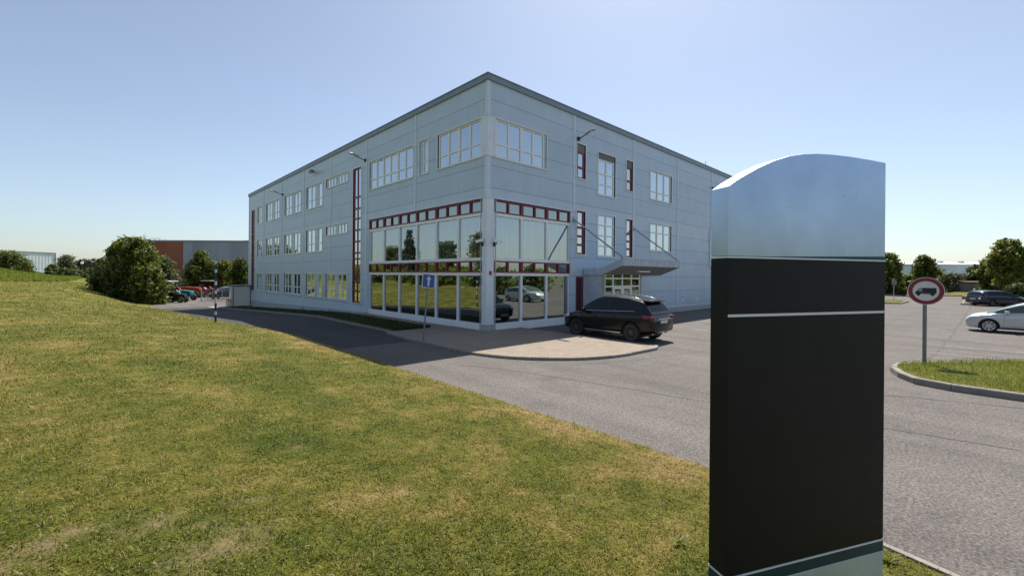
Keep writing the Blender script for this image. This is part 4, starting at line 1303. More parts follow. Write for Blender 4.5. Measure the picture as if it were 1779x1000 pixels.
def make_car(label, group, sp, name='parked_car', detail=True):
    """sp: dims and profiles; x forward, origin on the ground under the middle"""
    L, Wd = sp['L'], sp['W']
    car = empty(name, (0, 0, 0), 0, label, 'car', group)
    hw = Wd / 2
    x0, x1 = -L / 2, L / 2
    st = sorted(set([round(v, 3) for v in list(np.linspace(x0, x0 + .35, 8)) + list(np.linspace(x0 + .4, x1 - .5, 40)) + list(np.linspace(x1 - .45, x1, 10))]))
    bm = bmesh.new(); rings = []
    for x in st:
        e = min((x - x0) / .45, (x1 - x) / sp.get('nose', .8))
        k = 1 if e >= 1 else math.sqrt(max(0, 1 - (1 - max(e, 0)) ** 2))
        lo_ = .80 if x < 0 else .58
        w = hw * (lo_ + (1 - lo_) * k)
        zt = sm_interp(x, sp['top'], .04); zb = sm_interp(x, sp['bot'], .03)
        if zt < zb + .06: zt = zb + .06
        H = zt - zb
        wt = w * (.90 if x > sp['ws_base'] - .2 else .945)
        half = [(0, zb), (w * .80, zb), (w * .93, zb + .03), (w * .975, zb + .10 * H + .02), (w * .985, zb + .28 * H), (w * .995, zb + .50 * H), (w, zb + .66 * H), (w * .992, zb + .80 * H), (w * .975, zb + .90 * H), (wt, zt - .025), (wt - .06, zt), (wt * .55, zt + .022 * k), (0, zt + .03 * k)]
        ring = [bm.verts.new((x, y, z)) for y, z in half] + [bm.verts.new((x, -y, z)) for y, z in reversed(half[1:-1])]
        rings.append(ring)
    n = len(rings[0])
    for a, b in zip(rings, rings[1:]):
        for j in range(n):
            bm.faces.new((a[j], a[(j + 1) % n], b[(j + 1) % n], b[j]))
    bm.faces.new(rings[0]); bm.faces.new(list(reversed(rings[-1])))
    bmesh.ops.recalc_face_normals(bm, faces=bm.faces)
    me = bpy.data.meshes.new('body'); bm.to_mesh(me); bm.free()
    me.materials.append(sp['paint']); me.materials.append(M['trim'])
    body = bpy.data.objects.new('body', me); COL.objects.link(body)
    # wheel arches
    cm = bpy.data.meshes.new('cut'); cb = bmesh.new()
    for wx_ in sp['wheels']:
        for s in (-1, 1):
            mt = Matrix.Translation((wx_, s * hw, sp['R'] * 1.0)) @ Matrix.Rotation(PI / 2, 4, 'X')
            bmesh.ops.create_cone(cb, cap_ends=True, segments=40, radius1=sp['R'] * 1.13, radius2=sp['R'] * 1.13, depth=.62, matrix=mt)
    cb.to_mesh(cm); cb.free(); cm.materials.append(M['trim'])
    for p in cm.polygons: p.material_index = 0
    cut = bpy.data.objects.new('cut', cm); COL.objects.link(cut)
    md = body.modifiers.new('b', 'BOOLEAN'); md.operation = 'DIFFERENCE'; md.object = cut; md.solver = 'EXACT'
    md.material_mode = 'TRANSFER'
    dg_ = bpy.context.evaluated_depsgraph_get(); dg_.update()
    me2 = bpy.data.meshes.new_from_object(body.evaluated_get(dg_))
    body.modifiers.clear(); body.data = me2; me2.name = 'body'
    bpy.data.objects.remove(cut); bpy.data.meshes.remove(cm)
    me2.polygons.foreach_set('use_smooth', [True] * len(me2.polygons)); me2.set_sharp_from_angle(angle=rad(32))
    body.parent = car
    # greenhouse
    rp = sp['roof']; gx0, gx1 = rp[0][0], rp[-1][0]
    keyx = [sp['ra'], sp['rear_glass'][0], sp['rear_glass'][1], sp['ws'][0], sp['ws'][1], sp['side'][0], sp['side'][1]] + [b_ for p_ in sp['pillars'] for b_ in p_]
    gs = sorted(set([round(v, 3) for v in list(np.linspace(gx0, gx1, 44)) + keyx if gx0 <= v <= gx1]))
    zr_max = max(p[1] for p in rp)
    rings = []; MBg, MBp = MB(), MB()
    for x in gs:
        zb = sm_interp(x, sp['top'], .04) - .03
        zr = max(sm_interp(x, rp, .05 if gx0 + .1 < x < gx1 - .1 else 0.0), zb + .012)
        f = clamp((zr - zb) / (zr_max - zb), 0, 1)
        e = clamp((x - gx0) / .5, 0, 1)
        wb = hw * (.90 if x > sp['ws_base'] - .2 else .935) - .015 - .10 * (1 - e) ** 2
        e2 = clamp((gx1 - x) / .9, 0, 1)
        wb -= .06 * (1 - e2) ** 2
        wt = wb - (wb - sp['roof_w'] / 2) * f
        def ip(t_): return (wb + (wt - wb) * t_ , zb + (zr - .045 * f - zb) * t_)
        tp = sp.get('taper'); tc = .86 if not tp else .86 - .66 * clamp((tp[0] - x) / (tp[0] - tp[1]), 0, 1) ** 1.5
        a = ip(0); b = ip(.13); c = ip(tc); d = ip(1.0)
        half = [a, b, c, d, (wt - .09, zr - .008), (wt * .45, zr + .012 * f), (0, zr + .016 * f)]
        rings.append([(x, y, z) for y, z in half] + [(x, -y, z) for y, z in reversed(half[:-1])])
    n = len(rings[0])
    for i in range(len(rings) - 1):
        xm = (gs[i] + gs[i + 1]) / 2
        for j in range(n - 1):
            quad = [rings[i][j], rings[i][j + 1], rings[i + 1][j + 1], rings[i + 1][j]]
            jj = min(j, n - 2 - j)
            glass = False; trim = False
            if jj == 1 and sp['side'][0] < xm < sp['side'][1]:
                glass = True
                if any(p_[0] < xm < p_[1] for p_ in sp['pillars']): glass = False; trim = True
            if jj >= 4 and (sp['ws'][0] < xm < sp['ws'][1] or sp['rear_glass'][0] < xm < sp['rear_glass'][1]): glass = True
            (MBg if glass else MBp).poly(quad, 1 if trim else 0)
    MBp.poly(rings[0], 0); MBp.poly(list(reversed(rings[-1])), 0)
    def weld(o):
        b_ = bmesh.new(); b_.from_mesh(o.data); bmesh.ops.remove_doubles(b_, verts=b_.verts, dist=1e-4)
        bmesh.ops.dissolve_degenerate(b_, edges=b_.edges, dist=1e-5)
        bmesh.ops.recalc_face_normals(b_, faces=b_.faces); b_.to_mesh(o.data); b_.free()
        o.data.polygons.foreach_set('use_smooth', [True] * len(o.data.polygons)); o.data.set_sharp_from_angle(angle=rad(35))
    cab = MBp.build('cabin', [sp['paint'], M['trim']], car, fix=False); weld(cab)
    gl = MBg.build('window', sp['glass'], car, fix=False); weld(gl)
    # wheels
    R = sp['R']; rr = R * .70
    for wx_ in sp['wheels']:
        for s in (-1, 1):
            yo = s * (hw - .125)
            wh = empty('wheel', (wx_, yo, R)); wh.parent = car
            t = MB(); t.lathe([(rr, -.10), (rr + .02, -.112), (R - .03, -.11), (R, -.075), (R, .075), (R - .03, .11), (rr + .02, .112), (rr, .10)], (0, 0, 0), (0, 1, 0), 36)
            t.build('tyre', M['tyre'], wh, smooth=40)
            r = MB()
            r.lathe([(rr, .10), (rr - .03, .095), (rr - .045, .05), (rr - .05, -.09)], (0, 0, 0), (0, s, 0), 36, 0)
            r.lathe([(rr - .05, .02), (.0, .02)], (0, 0, 0), (0, s, 0), 24, 1)
            r.lathe([(.075, .075), (.07, .09), (.0, .095)], (0, 0, 0), (0, s, 0), 20, 0)
            for k in range(sp.get('spokes', 10)):
                th = 2 * PI * (k + .2) / sp.get('spokes', 10)
                ca, sa = math.cos(th), math.sin(th); hwid = sp.get('spoke_w', .017)
                pts = []
                for (q, ww, dd) in ((.05, hwid * 1.1, .085), (rr - .025, hwid, .092)):
                    for sg in (-1, 1):
                        pts.append((q * ca - sg * ww * sa, q * sa + sg * ww * ca, dd))
                P4 = [pts[0], pts[1], pts[3], pts[2]]
                topv = [(p[0], s * p[2], p[1]) for p in P4]; botv = [(p[0], s * (p[2] - .04), p[1]) for p in P4]
                r.poly(topv)
                for i in range(4): r.poly([topv[i], topv[(i + 1) % 4], botv[(i + 1) % 4], botv[i]])
            r.build('rim', [sp['rim'], M['trim']], wh, smooth=40)
    if not detail: return car
    def blob(name, pts_c, size, mat, rot=0.0, tilt=0.0):
        b_ = bmesh.new()
        bmesh.ops.create_cube(b_, size=1.0)
        bmesh.ops.bevel(b_, geom=b_.edges[:], offset=.22, segments=3, profile=.6, affect='EDGES')
        b_.transform(Matrix.Translation(pts_c) @ Matrix.Rotation(rot, 4, 'Z') @ Matrix.Rotation(tilt, 4, 'Y') @ Matrix.Diagonal((*size, 1)))
        m_ = bpy.data.meshes.new(name); b_.to_mesh(m_); b_.free(); m_.materials.append(mat)
        m_.polygons.foreach_set('use_smooth', [True] * len(m_.polygons))
        return link(bpy.data.objects.new(name, m_), car)
    for s in (-1, 1):
        hx, hz = sp['head']; blob('headlight', (hx, s * (hw - .21), hz), (.55, .22, .13), M['head'], -s * .55, .25)
        tx, tz = sp['tail']; blob('tail_light', (tx, s * (hw - .145), tz), sp.get('tail_size', (.42, .17, .17)), M['tail'], s * .42, -.12)
        mx_, mz_ = sp['mirror']
        m = MB(); m.tube([(mx_ + .02, s * (hw - .10), mz_ - .05), (mx_, s * (hw + .05), mz_ - .01)], .025, 8)
        m.build('mirror_arm', M['trim'], car, smooth=40)
        blob('door_mirror', (mx_ - .01, s * (hw + .10), mz_ + .03), (.13, .21, .15), sp['paint'], s * .2)
        for hx_ in sp['handles']:
            zt = sm_interp(hx_, sp['top'], .04)
            blob('door_handle', (hx_, s * (hw * .992 - .005), zt - .17), (.19, .05, .035), sp.get('handle', sp['paint']))
        # sill moulding and door shut lines as thin dark strips that follow the flank
        lm = MB()
        for xx in sp['shuts']:
            zt = sm_interp(xx, sp['top'], .04); zb = sm_interp(xx, sp['bot'], .03); H = zt - zb
            prev = None
            for (fw, fz) in ((.985, .28), (.995, .50), (1.0, .66), (.992, .80), (.975, .90)):
                q = (s * (hw * fw + .002), zb + fz * H)
                if prev: lm.poly([(xx - .005, prev[0], prev[1]), (xx + .005, prev[0], prev[1]), (xx + .005, q[0], q[1]), (xx - .005, q[0], q[1])], 0)
                prev = q
        if lm.f: lm.build('door_gap', M['trim'], car, fix=False)
        sl = MB(); sl.box(sp['wheels'][0] + R * 1.2, sp['wheels'][1] - R * 1.2, s * (hw * .955), s * (hw * .985), sp['sill_z'], sp['sill_z'] + .035)
        sl.build('sill_trim', sp.get('sill_mat', M['trim']), car)
        if sp.get('window_trim'):
            wt_ = MB(); pp = []
            for x_ in np.linspace(sp['side'][0] - .02, sp['side'][1] - .1, 16):
                zb_ = sm_interp(x_, sp['top'], .04) - .03
                pp.append((x_, s * (hw * .935 - .012 - .012), zb_ + .075))
            wt_.tube(pp, .011, 6); wt_.build('window_trim', M['chrome'], car, smooth=50)
        if sp.get('rails'):
            rl = MB(); ra, rb = sp['rails']
            pts = [(ra, s * (sp['roof_w'] / 2 - .05), sm_interp(ra, rp) - .01)] + [(x_, s * (sp['roof_w'] / 2 - .05), sm_interp(x_, rp) + .045) for x_ in np.linspace(ra + .12, rb - .12, 10)] + [(rb, s * (sp['roof_w'] / 2 - .05), sm_interp(rb, rp) - .01)]
            rl.tube(pts, .018, 8); rl.build('roof_rail', M['chrome'], car, smooth=50)
    zc = sp['plate_z']
    b = MB(); b.box(x0 - .005 + sp.get('plate_in', 0), x0 + .03 + sp.get('plate_in', 0), -.26, .26, zc, zc + .11); b.build('number_plate', M['sign_white'], car)
    b = MB(); b.box(x0 - .012 + sp.get('plate_in', 0), x0 + .03 + sp.get('plate_in', 0), -.42, .42, zc + .15, zc + .185); b.build('tailgate_trim', M['chrome'] if sp.get('chrome_tail') else M['trim'], car)
    b = MB(); b.box(x1 - .09, x1 - .005, -.55, .55, sp['grille_z'], sp['grille_z'] + .16); b.build('grille', M['trim'], car)
    b = MB(); b.box(x1 - .10, x1 + .004, -.26, .26, sp['grille_z'] - .12, sp['grille_z'] - .02); b.build('number_plate', M['sign_white'], car)
    b = MB(); b.box(x0 + .45, x1 - .4, -hw * .8, hw * .8, sp['floor_z'] - .02, sp['floor_z'] + .06); b.build('underbody', M['trim'], car)
    if sp.get('spoiler'):
        sx, sz = sp['spoiler']
        b = MB(); b.prism([(sx - .14, sz - .015), (sx + .16, sz + .012), (sx + .16, sz + .045), (sx - .14, sz + .02)], -sp['roof_w'] / 2 + .02, sp['roof_w'] / 2 - .02, lambda u, v, w: (u, w, v))
        b.build('spoiler', sp['paint'], car, bevel=.008)
    if sp.get('exhaust'):
        for s in (-1, 1):
            b = MB(); b.tube([(x0 + .16, s * .55, .36), (x0 + .5, s * .55, .36)], .035, 10); b.build('exhaust', M['chrome'], car, smooth=40)
    return car

suv_spec = dict(L=4.42, taper=(-.70, -1.45), window_trim=True, W=1.86, R=.385, wheels=(-1.32, 1.33), paint=M['car_black'], glass=M['car_glass'], rim=M['rim_dark'], spokes=10,
    top=[(-2.21, .82), (-2.18, .96), (-2.12, 1.09), (-2.0, 1.17), (-1.0, 1.135), (.3, 1.085), (.9, 1.06), (1.45, 1.02), (1.85, .95), (2.08, .85), (2.21, .68)],
    bot=[(-2.21, .46), (-2.02, .36), (-1.6, .30), (1.6, .28), (2.0, .30), (2.21, .42)],
    roof=[(-2.12, 1.12), (-1.97, 1.33), (-1.80, 1.54), (-1.66, 1.60), (-1.1, 1.69), (-.45, 1.75), (.05, 1.74), (.38, 1.67), (.8, 1.43), (1.3, 1.04)], ra=-1.62, roof_w=1.24,
    side=(-1.45, 1.10), pillars=[(-.26, -.16), (.96, 1.0)], ws=(.45, 1.28), rear_glass=(-2.06, -1.74), ws_base=1.3,
    head=(1.95, .80), tail=(-2.0, 1.0), tail_size=(.46, .21, .13), mirror=(.84, 1.13), handles=(-.62, .32), shuts=(-1.02, -.25, .98), sill_z=.32, sill_mat=M['chrome'], rails=(-1.6, .25), plate_z=.76, plate_in=-.01, chrome_tail=True, grille_z=.5, floor_z=.25, spoiler=(-1.80, 1.585), exhaust=True)
suv = make_car('glossy black sport utility car parked nose towards the office entrance', None, suv_spec)
suv.location = (3.34, -4.4, .0); suv.rotation_euler = (0, 0, rad(90))

hatch_spec = dict(L=4.22, W=1.76, R=.315, nose=1.1, wheels=(-1.24, 1.34), paint=M['car_silver'], glass=M['car_glass_green'], rim=M['rim'], spokes=7, spoke_w=.034,
    top=[(-2.15, .72), (-2.1, .88), (-2.0, .98), (-1.0, .98), (.2, .95), (.9, .94), (1.3, .91), (1.7, .85), (1.95, .76), (2.06, .66), (2.12, .56)],
    bot=[(-2.15, .36), (-1.95, .25), (-1.5, .20), (1.6, .19), (2.0, .20), (2.15, .30)],
    roof=[(-2.05, .97), (-1.85, 1.20), (-1.62, 1.36), (-1.2, 1.42), (-.5, 1.465), (.0, 1.45), (.35, 1.40), (.8, 1.20), (1.45, .90)], ra=-1.5, roof_w=1.16,
    side=(-1.55, 1.12), pillars=[(-.42, -.30), (.72, .78)], ws=(.28, 1.40), rear_glass=(-2.0, -1.66), ws_base=1.4,
    head=(1.72, .70), tail=(-1.98, .86), mirror=(.78, .96), handles=(-.75, .18), shuts=(-1.1, -.36, .86), sill_z=.22, plate_z=.62, grille_z=.40, floor_z=.19)
wc = make_car('silver hatchback parked on the right of the car park beyond the island', None, hatch_spec)
wc.location = (19.35, -16.65, 0); wc.rotation_euler = (0, 0, rad(90))

est_spec = dict(hatch_spec); est_spec.update(L=4.45, paint=M['car_navy'], glass=M['car_glass'], rim=M['rim_dark'],
    roof=[(-2.15, .97), (-2.02, 1.22), (-1.85, 1.38), (-1.2, 1.46), (-.5, 1.475), (.0, 1.45), (.35, 1.37), (.8, 1.15), (1.45, .84)], rear_glass=(-2.12, -1.9))
nv = make_car('dark navy estate car parked under the trees beside the far kerb', None, est_spec)
q = px(1732, 43.0 - 1.3); nv.location = (q[0], q[1], 0); nv.rotation_euler = (0, 0, math.atan2(RGT.y, RGT.x) - rad(2))

van_spec = dict(suv_spec); van_spec.update(paint=M['car_white'], rim=M['rim'], spokes=7, spoke_w=.03, sill_mat=M['trim'], chrome_tail=False)
vn = make_car('white sport utility car on the far side of the car park behind the lorry sign', None, van_spec)
q = px(1603, 58.5); vn.location = (q[0], q[1], 0); vn.rotation_euler = (0, 0, math.atan2(RGT.y, RGT.x) + rad(28))

# vehicles in the yard behind the gate
def yard_car(spec, u, Y, heading, label, **kw):
    s_ = dict(spec); s_.update(kw)
    c = make_car(label, None, s_)
    q = px(u, Y); c.location = (q[0], q[1], float(gz(q[1]))); c.rotation_euler = (0, 0, math.atan2(RGT.y, RGT.x) + heading)
    return c
yard_car(hatch_spec, 372, 73, rad(160), 'red car parked in the yard behind the wire gate', paint=M['car_red'], glass=M['car_glass'])
yard_car(suv_spec, 393, 68, rad(200), 'black car with pale windows parked close behind the wire gate', glass=M['car_glass_green'])
yard_car(suv_spec, 405, 75, rad(30), 'pale teal car half hidden behind the office wall in the yard', paint=M['car_teal'])

def tractor(u, Y, heading, col, label, roof=None, cab=True, scale=1.0, box=False):
    q = px(u, Y)
    t = empty('tractor', (q[0], q[1], float(gz(q[1]))), math.atan2(RGT.y, RGT.x) + heading, label, 'tractor')
    t.scale = (scale,) * 3
    b = MB()
    b.prism([(-.2, .75), (1.75, .70), (1.85, 1.0), (1.75, 1.38), (.2, 1.5), (-.2, 1.5)], -.36, .36, lambda u_, v, w: (u_, w, v))
    b.build('bonnet', col, t, bevel=.06, smooth=40)
    b = MB(); b.box(-1.25, 1.6, -.22, .22, .55, .80); b.box(-1.1, 0, -.55, .55, .78, .95)
    b.build('chassis', M['trim'], t, bevel=.02)
    for s in (-1, 1):
        b = MB()
        pts = [(-.85 + .78 * math.cos(a_), .0, .70 + .78 * math.sin(a_)) for a_ in np.linspace(.3, 2.7, 10)]
        for p, q_ in zip(pts, pts[1:]):
            b.poly([(p[0], s * .46, p[2]), (q_[0], s * .46, q_[2]), (q_[0], s * .92, q_[2]), (p[0], s * .92, p[2])], 0)
        b.build('mudguard', col, t, fix=False)
    for wx_, R_, yo, wd in ((-.85, .70, .72, .22), (1.35, .46, .66, .15)):
        for s in (-1, 1):
            wh = empty('wheel', (wx_, s * yo, R_)); wh.parent = t
            m = MB(); m.lathe([(R_ * .55, -wd * .8), (R_ * .6, -wd), (R_ * .96, -wd * .95), (R_, -wd * .6), (R_, wd * .6), (R_ * .96, wd * .95), (R_ * .6, wd), (R_ * .55, wd * .8)], (0, 0, 0), (0, 1, 0), 26)
            m.build('tyre', M['tyre'], wh, smooth=40)
            m = MB(); m.lathe([(R_ * .56, .6 * wd), (R_ * .5, .35 * wd), (R_ * .2, .45 * wd), (0, .5 * wd)], (0, 0, 0), (0, s, 0), 20); m.lathe([(R_ * .56, -.6 * wd), (0, -.5 * wd)], (0, 0, 0), (0, s, 0), 20)
            m.build('rim', M['yellow'], wh, smooth=40)
    if cab:
        b = MB()
        for (cx2, cy2) in ((-1.15, -.62), (-1.15, .62), (.25, -.62), (.25, .62)): b.tube([(cx2, cy2, .95), (cx2 * .93, cy2 * .95, 2.45)], .045, 6)
        b.build('cab_frame', M['trim'], t)
        b = MB(); b.box(-1.3, .45, -.78, .78, 2.45, 2.58); b.build('cab_roof', roof or col, t, bevel=.05)
        b = MB(); b.box(-1.08, .2, -.56, .56, .96, 1.7 if not box else 2.3); b.build('cab_glass', M['car_glass'], t)
    else:
        b = MB(); b.box(-.7, -.2, -.3, .3, .95, 1.1); b.box(-.75, -.62, -.3, .3, 1.1, 1.5); b.build('seat', M['trim'], t, bevel=.04)
        b = MB(); b.tube([(-.95, -.55, .9), (-1.0, -.55, 1.9), (-1.0, .55, 1.9), (-.95, .55, .9)], .04, 6); b.build('roll_bar', M['trim'], t)
    return t
M['yellow'] = paint('wheel_yellow', (.30, .24, .06), .5)
M['tr_green'] = paint('tractor_green', (.006, .030, .026), .4, coat=.3)
M['tr_teal'] = paint('tractor_teal', (.02, .20, .24), .35, coat=.4)
M['tr_red'] = paint('tractor_red', (.40, .05, .02), .4, coat=.3)
tractor(284, 60.5, rad(178), M['tr_green'], 'dark green tractor with a flat cream canopy roof in the yard', roof=M['sign_white'], scale=1.12)
tractor(303, 59.0, rad(5), M['tr_green'], 'dark green tractor facing the gate at the front of the yard', cab=True, roof=M['tr_green'], scale=.82)
tractor(316, 64, rad(-10), M['tr_teal'], 'bright teal open tractor parked beside the dark green ones', cab=False, scale=1.0)
tractor(322, 70, rad(15), M['tr_red'], 'orange red tractor parked behind the teal one', cab=False, scale=1.2)
tractor(341, 80, rad(175), M['tr_red'], 'orange red tractor standing alone deeper in the yard', cab=False, scale=.95)
tractor(356, 84, rad(190), M['tr_red'], 'orange red tractor below the trees in front of the grey hall', cab=True, roof=M['car_white'], scale=1.0)
# ------------------------------------------------------------------ fences, gate, shelter
def chainlink(mb, a, b, z0, z1, step=.12, r=.0028):
    """woven wire between two posts"""
    a = Vector(a); b = Vector(b); L = (b - a).length; t = (b - a) / L; H = z1 - z0
    n = int((L + H) / step)
    for sgn in (1, -1):
        for k in range(n + 1):
            s0 = k * step - (H if sgn > 0 else 0); s1 = s0 + H * sgn if sgn > 0 else s0 - H
            lo, hi = (s0, s1)
            p = [(s0, 0.0), (s1, H)]
            (xa, za), (xb, zb) = p
            # clip to the bay
            def clip(x, z, x2, z2, X): return (X, z + (z2 - z) * (X - x) / (x2 - x))
            if (xa < 0 and xb < 0) or (xa > L and xb > L): continue
            if xa < 0: xa, za = clip(xa, za, xb, zb, 0)
            elif xa > L: xa, za = clip(xa, za, xb, zb, L)
            if xb < 0: xb, zb = clip(xa, za, xb, zb, 0)
            elif xb > L: xb, zb = clip(xa, za, xb, zb, L)
            P = Vector((a.x + t.x * xa, a.y + t.y * xa, z0 + za)); Q = Vector((a.x + t.x * xb, a.y + t.y * xb, z0 + zb))
            nn = Vector((-t.y, t.x, 0)) * r; up = Vector((0, 0, r))
            mb.poly([P - up, Q - up, Q + up, P + up]); mb.poly([P - nn, Q - nn, Q + nn, P + nn])
ga, gb = px(350, 61.5), px(405, 61.8)
gz0 = float(gz(ga[1]))
gate = empty('wire_gate', (0, 0, 0), 0, 'galvanised wire mesh gate closing the yard at the end of the lane', 'gate')
fr = MB()
for p in (ga, gb): fr.tube([(p[0], p[1], gz0 - .1), (p[0], p[1], gz0 + 1.95)], .07, 8)
fr.build('post', M['steel'], gate, smooth=40)
fr = MB()
for z in (.12, 1.78): fr.tube([(ga[0], ga[1], gz0 + z), (gb[0], gb[1], gz0 + z)], .035, 6)
for f in (.36, .66):
    p = (ga[0] + (gb[0] - ga[0]) * f, ga[1] + (gb[1] - ga[1]) * f); fr.tube([(p[0], p[1], gz0 + .12), (p[0], p[1], gz0 + 1.78)], .025, 6)
fr.build('frame', M['steel'], gate, smooth=40)
net = MB(); chainlink(net, (*ga, 0), (*gb, 0), gz0 + .14, gz0 + 1.76); net.build('mesh_infill', M['steel'], gate, fix=False)
br = MB(); e_ = px(417, 62.5); br.tube([(gb[0], gb[1], gz0 + 1.8), (e_[0], e_[1], gz0 + .55)], .03, 6); br.build('brace', M['steel'], gate)
# wire fence running from the lane into the trees
fen = empty('wire_fence', (0, 0, 0), 0, 'dark wire mesh fence on posts running from the lane along the trees', 'fence')
fp = [px(259.5, 56.0), px(246, 57), px(224, 58.5), px(204, 61), px(184, 66), px(166, 72)]
for i, p in enumerate(fp):
    z = float(lawn_z(*p)) if i else float(gz(p[1]))
    z = float(lawn_z(*p))
    m = MB(); m.tube([(p[0], p[1], z - .6), (p[0], p[1], z + 2.0)], .04, 8); m.build('post', M['blackmetal'], fen, smooth=40)
net = MB()
for a, b in zip(fp, fp[1:]):
    za = min(float(lawn_z(*a)), float(lawn_z(*b))); chainlink(net, (*a, 0), (*b, 0), za - .05, za + 1.8, .16, .003)
net.build('mesh_infill', M['blackmetal'], fen, fix=False)
p, q = fp[2], fp[1]; z = float(lawn_z(*p))
m = MB(); m.tube([(p[0], p[1], z + 1.8), ((p[0] * .3 + q[0] * .7), (p[1] * .3 + q[1] * .7), z - .1)], .03, 6); m.build('brace', M['steel'], fen)

# glazed shelter at the far end of the office
def frosted():
    m, nt, b = new_mat('frosted_sheet')
    b.inputs['Base Color'].default_value = (.72, .72, .70, 1); b.inputs['Roughness'].default_value = .35
    t = nt.nodes.new('ShaderNodeBsdfTranslucent'); t.inputs['Color'].default_value = (.75, .75, .72, 1)
    mx = nt.nodes.new('ShaderNodeMixShader'); mx.inputs[0].default_value = .45
    nt.links.new(b.outputs[0], mx.inputs[1]); nt.links.new(t.outputs[0], mx.inputs[2]); nt.links.new(mx.outputs[0], nt.nodes['Material Output'].inputs['Surface'])
    return m
M['frosted'] = frosted()
sh = empty('shelter', (-1.75, 40.4, float(gz(40.4))), 0, 'small dark framed shelter with frosted panels at the far end of the office', 'shelter')
m = MB()
for x in (0, 1.65):
    for y in (0, 1.9): m.box(x - .035, x + .035, y - .035, y + .035, -.1, 2.3)
for z in (.1, 2.26):
    for y in (0, 1.9): m.box(.035, 1.615, y - .03, y + .03, z, z + .05)
    for x in (0, 1.65): m.box(x - .03, x + .03, .035, 1.865, z, z + .05)
m.build('frame', M['rust_red'] if 'rust_red' in M else M['blackmetal'], sh)
m = MB(); m.box(.045, 1.605, -.008, .008, .16, 2.25); m.box(-.008, .008, .05, 1.85, .16, 2.25); m.build('side_panel', M['frosted'], sh)
m = MB(); m.box(-.1, 1.78, -.1, 2.0, 2.32, 2.37); m.build('roof', M['blackmetal'], sh)
rk = empty('bicycle_rack', (-2.25, 40.1, float(gz(40))), 0, 'low dark red steel hoop rack next to the frosted shelter', 'rack')
M['rust_red'] = paint('rust_red', (.12, .03, .025), .6)
m = MB()
for y in (0, .45, .9): m.tube([(0, y, -.05), (0, y, .8), (.22, y, .86), (.3, y, .8), (.3, y, -.05)], .025, 8)
m.build('hoop', M['rust_red'], rk, smooth=50)

# ------------------------------------------------------------------ trees and shrubs
def leaf_cloud(rng, clumps, per_m3, leaf, nmax, droop=0.2):
    cs = np.array([c[:3] for c in clumps]); rs = np.array([c[3] for c in clumps])
    wgt = rs ** 2.2; wgt /= wgt.sum()
    n = nmax
    ci = rng.choice(len(clumps), n, p=wgt)
    d = rng.normal(size=(n, 3)); d /= np.linalg.norm(d, axis=1)[:, None]
    rr = rs[ci] * (rng.random(n) ** .45)
    # ragged skin: every clump is pushed out and in by direction
    rag = 1 + .40 * np.sin(d[:, 0] * 5 + ci * 1.7) * np.sin(d[:, 1] * 6 + ci) + .16 * np.sin(d[:, 2] * 9 + ci * .6)
    p = cs[ci] + d * (rr * rag)[:, None] * np.array([1, 1, .85])
    nrm = d + rng.normal(0, .65, (n, 3)) + np.array([0, 0, .35]); nrm /= np.linalg.norm(nrm, axis=1)[:, None]
    t = np.cross(nrm, rng.normal(size=(n, 3))); t /= np.linalg.norm(t, axis=1)[:, None] + 1e-9
    b = np.cross(nrm, t)
    s = leaf * rng.uniform(.55, 1.35, n)
    t = t * s[:, None]; b = b * (s * .62)[:, None]
    V = np.stack([p - t, p + b * .9 - t * .1, p + t, p - b * .9 - t * .1], 1).reshape(-1, 3)
    return V, np.arange(n * 4).reshape(-1, 4)

def tree(name, label, xy, z, h, r, mat, seed, group=None, n=5200, leaf=.17, shape='round', trunk=True, base=.22, twin=False, cat='tree'):
    """h: height, r: crown radius, base: share of the height that is bare"""
    rng = np.random.default_rng(seed); rr = random.Random(seed)
    t = empty(name, (xy[0], xy[1], z), rr.uniform(0, 6.28), label, cat, group)
    clumps = []
    zb, zt = h * base, h
    K = 34 if shape != 'bush' else 22
    limbs = []
    for k in range(K):
        f = (k + .5) / K
        zz = zb + (zt - zb) * f
        if shape == 'round': env = math.sin(PI * min(1, .16 + .84 * f) ** .9) ** .75
        elif shape == 'cone': env = (1 - f) ** .8 * 1.0 + .06
        elif shape == 'column': env = .55 + .45 * math.sin(PI * f) if f < .85 else .5
        elif shape == 'bush': env = math.sqrt(max(0.05, 1 - (f * .96) ** 2))
        else: env = math.sin(PI * (.10 + .88 * f)) ** .6
        a = k * 2.39996 + rr.uniform(-.5, .5)
        q = r * env * rr.uniform(.30, .82)
        cr = r * rr.uniform(.24, .44) * (1.0 if shape != 'cone' else .35 + .75 * env)
        c = (q * math.cos(a), q * math.sin(a), min(zz, zt - cr * .72), cr)
        clumps.append(c)
        if k % 3 == 0: limbs.append(c)
    clumps.append((0, 0, zb + (zt - zb) * .5, r * .5)); clumps.append((rr.uniform(-.1, .1) * r, 0, zt - r * .22, r * .24))
    V, Fq = leaf_cloud(rng, clumps, 0, leaf, n)
    V[:, 2] = np.maximum(V[:, 2], .02)
    np_mesh('crown' if cat == 'tree' else 'foliage', V, Fq, mat, t)
    if trunk:
        m = MB()
        starts = [(0, 0)] if not twin else [(-.32, 0), (.34, .1)]
        for (sx, sy) in starts:
            tr = max(.05, h * .018)
            pts = [(sx * (1 + .2 * i), sy + .03 * math.sin(i * 1.3), h * .78 * i / 6) for i in range(7)]
            m.tube(pts, [tr * (1.35 if i == 0 else 1) * (1 - .11 * i) for i in range(7)], 9)
            for c in limbs:
                z0 = min(h * .6, max(h * base * .75, c[2] - r * .5))
                m.tube([(sx, sy, z0), (c[0] * .55 + sx * .4, c[1] * .55, z0 + (c[2] - z0) * .6), (c[0] * .95, c[1] * .95, c[2])], [tr * .5, tr * .3, tr * .12], 6)
        m.build('trunk', M['bark'], t, smooth=60)
    return t

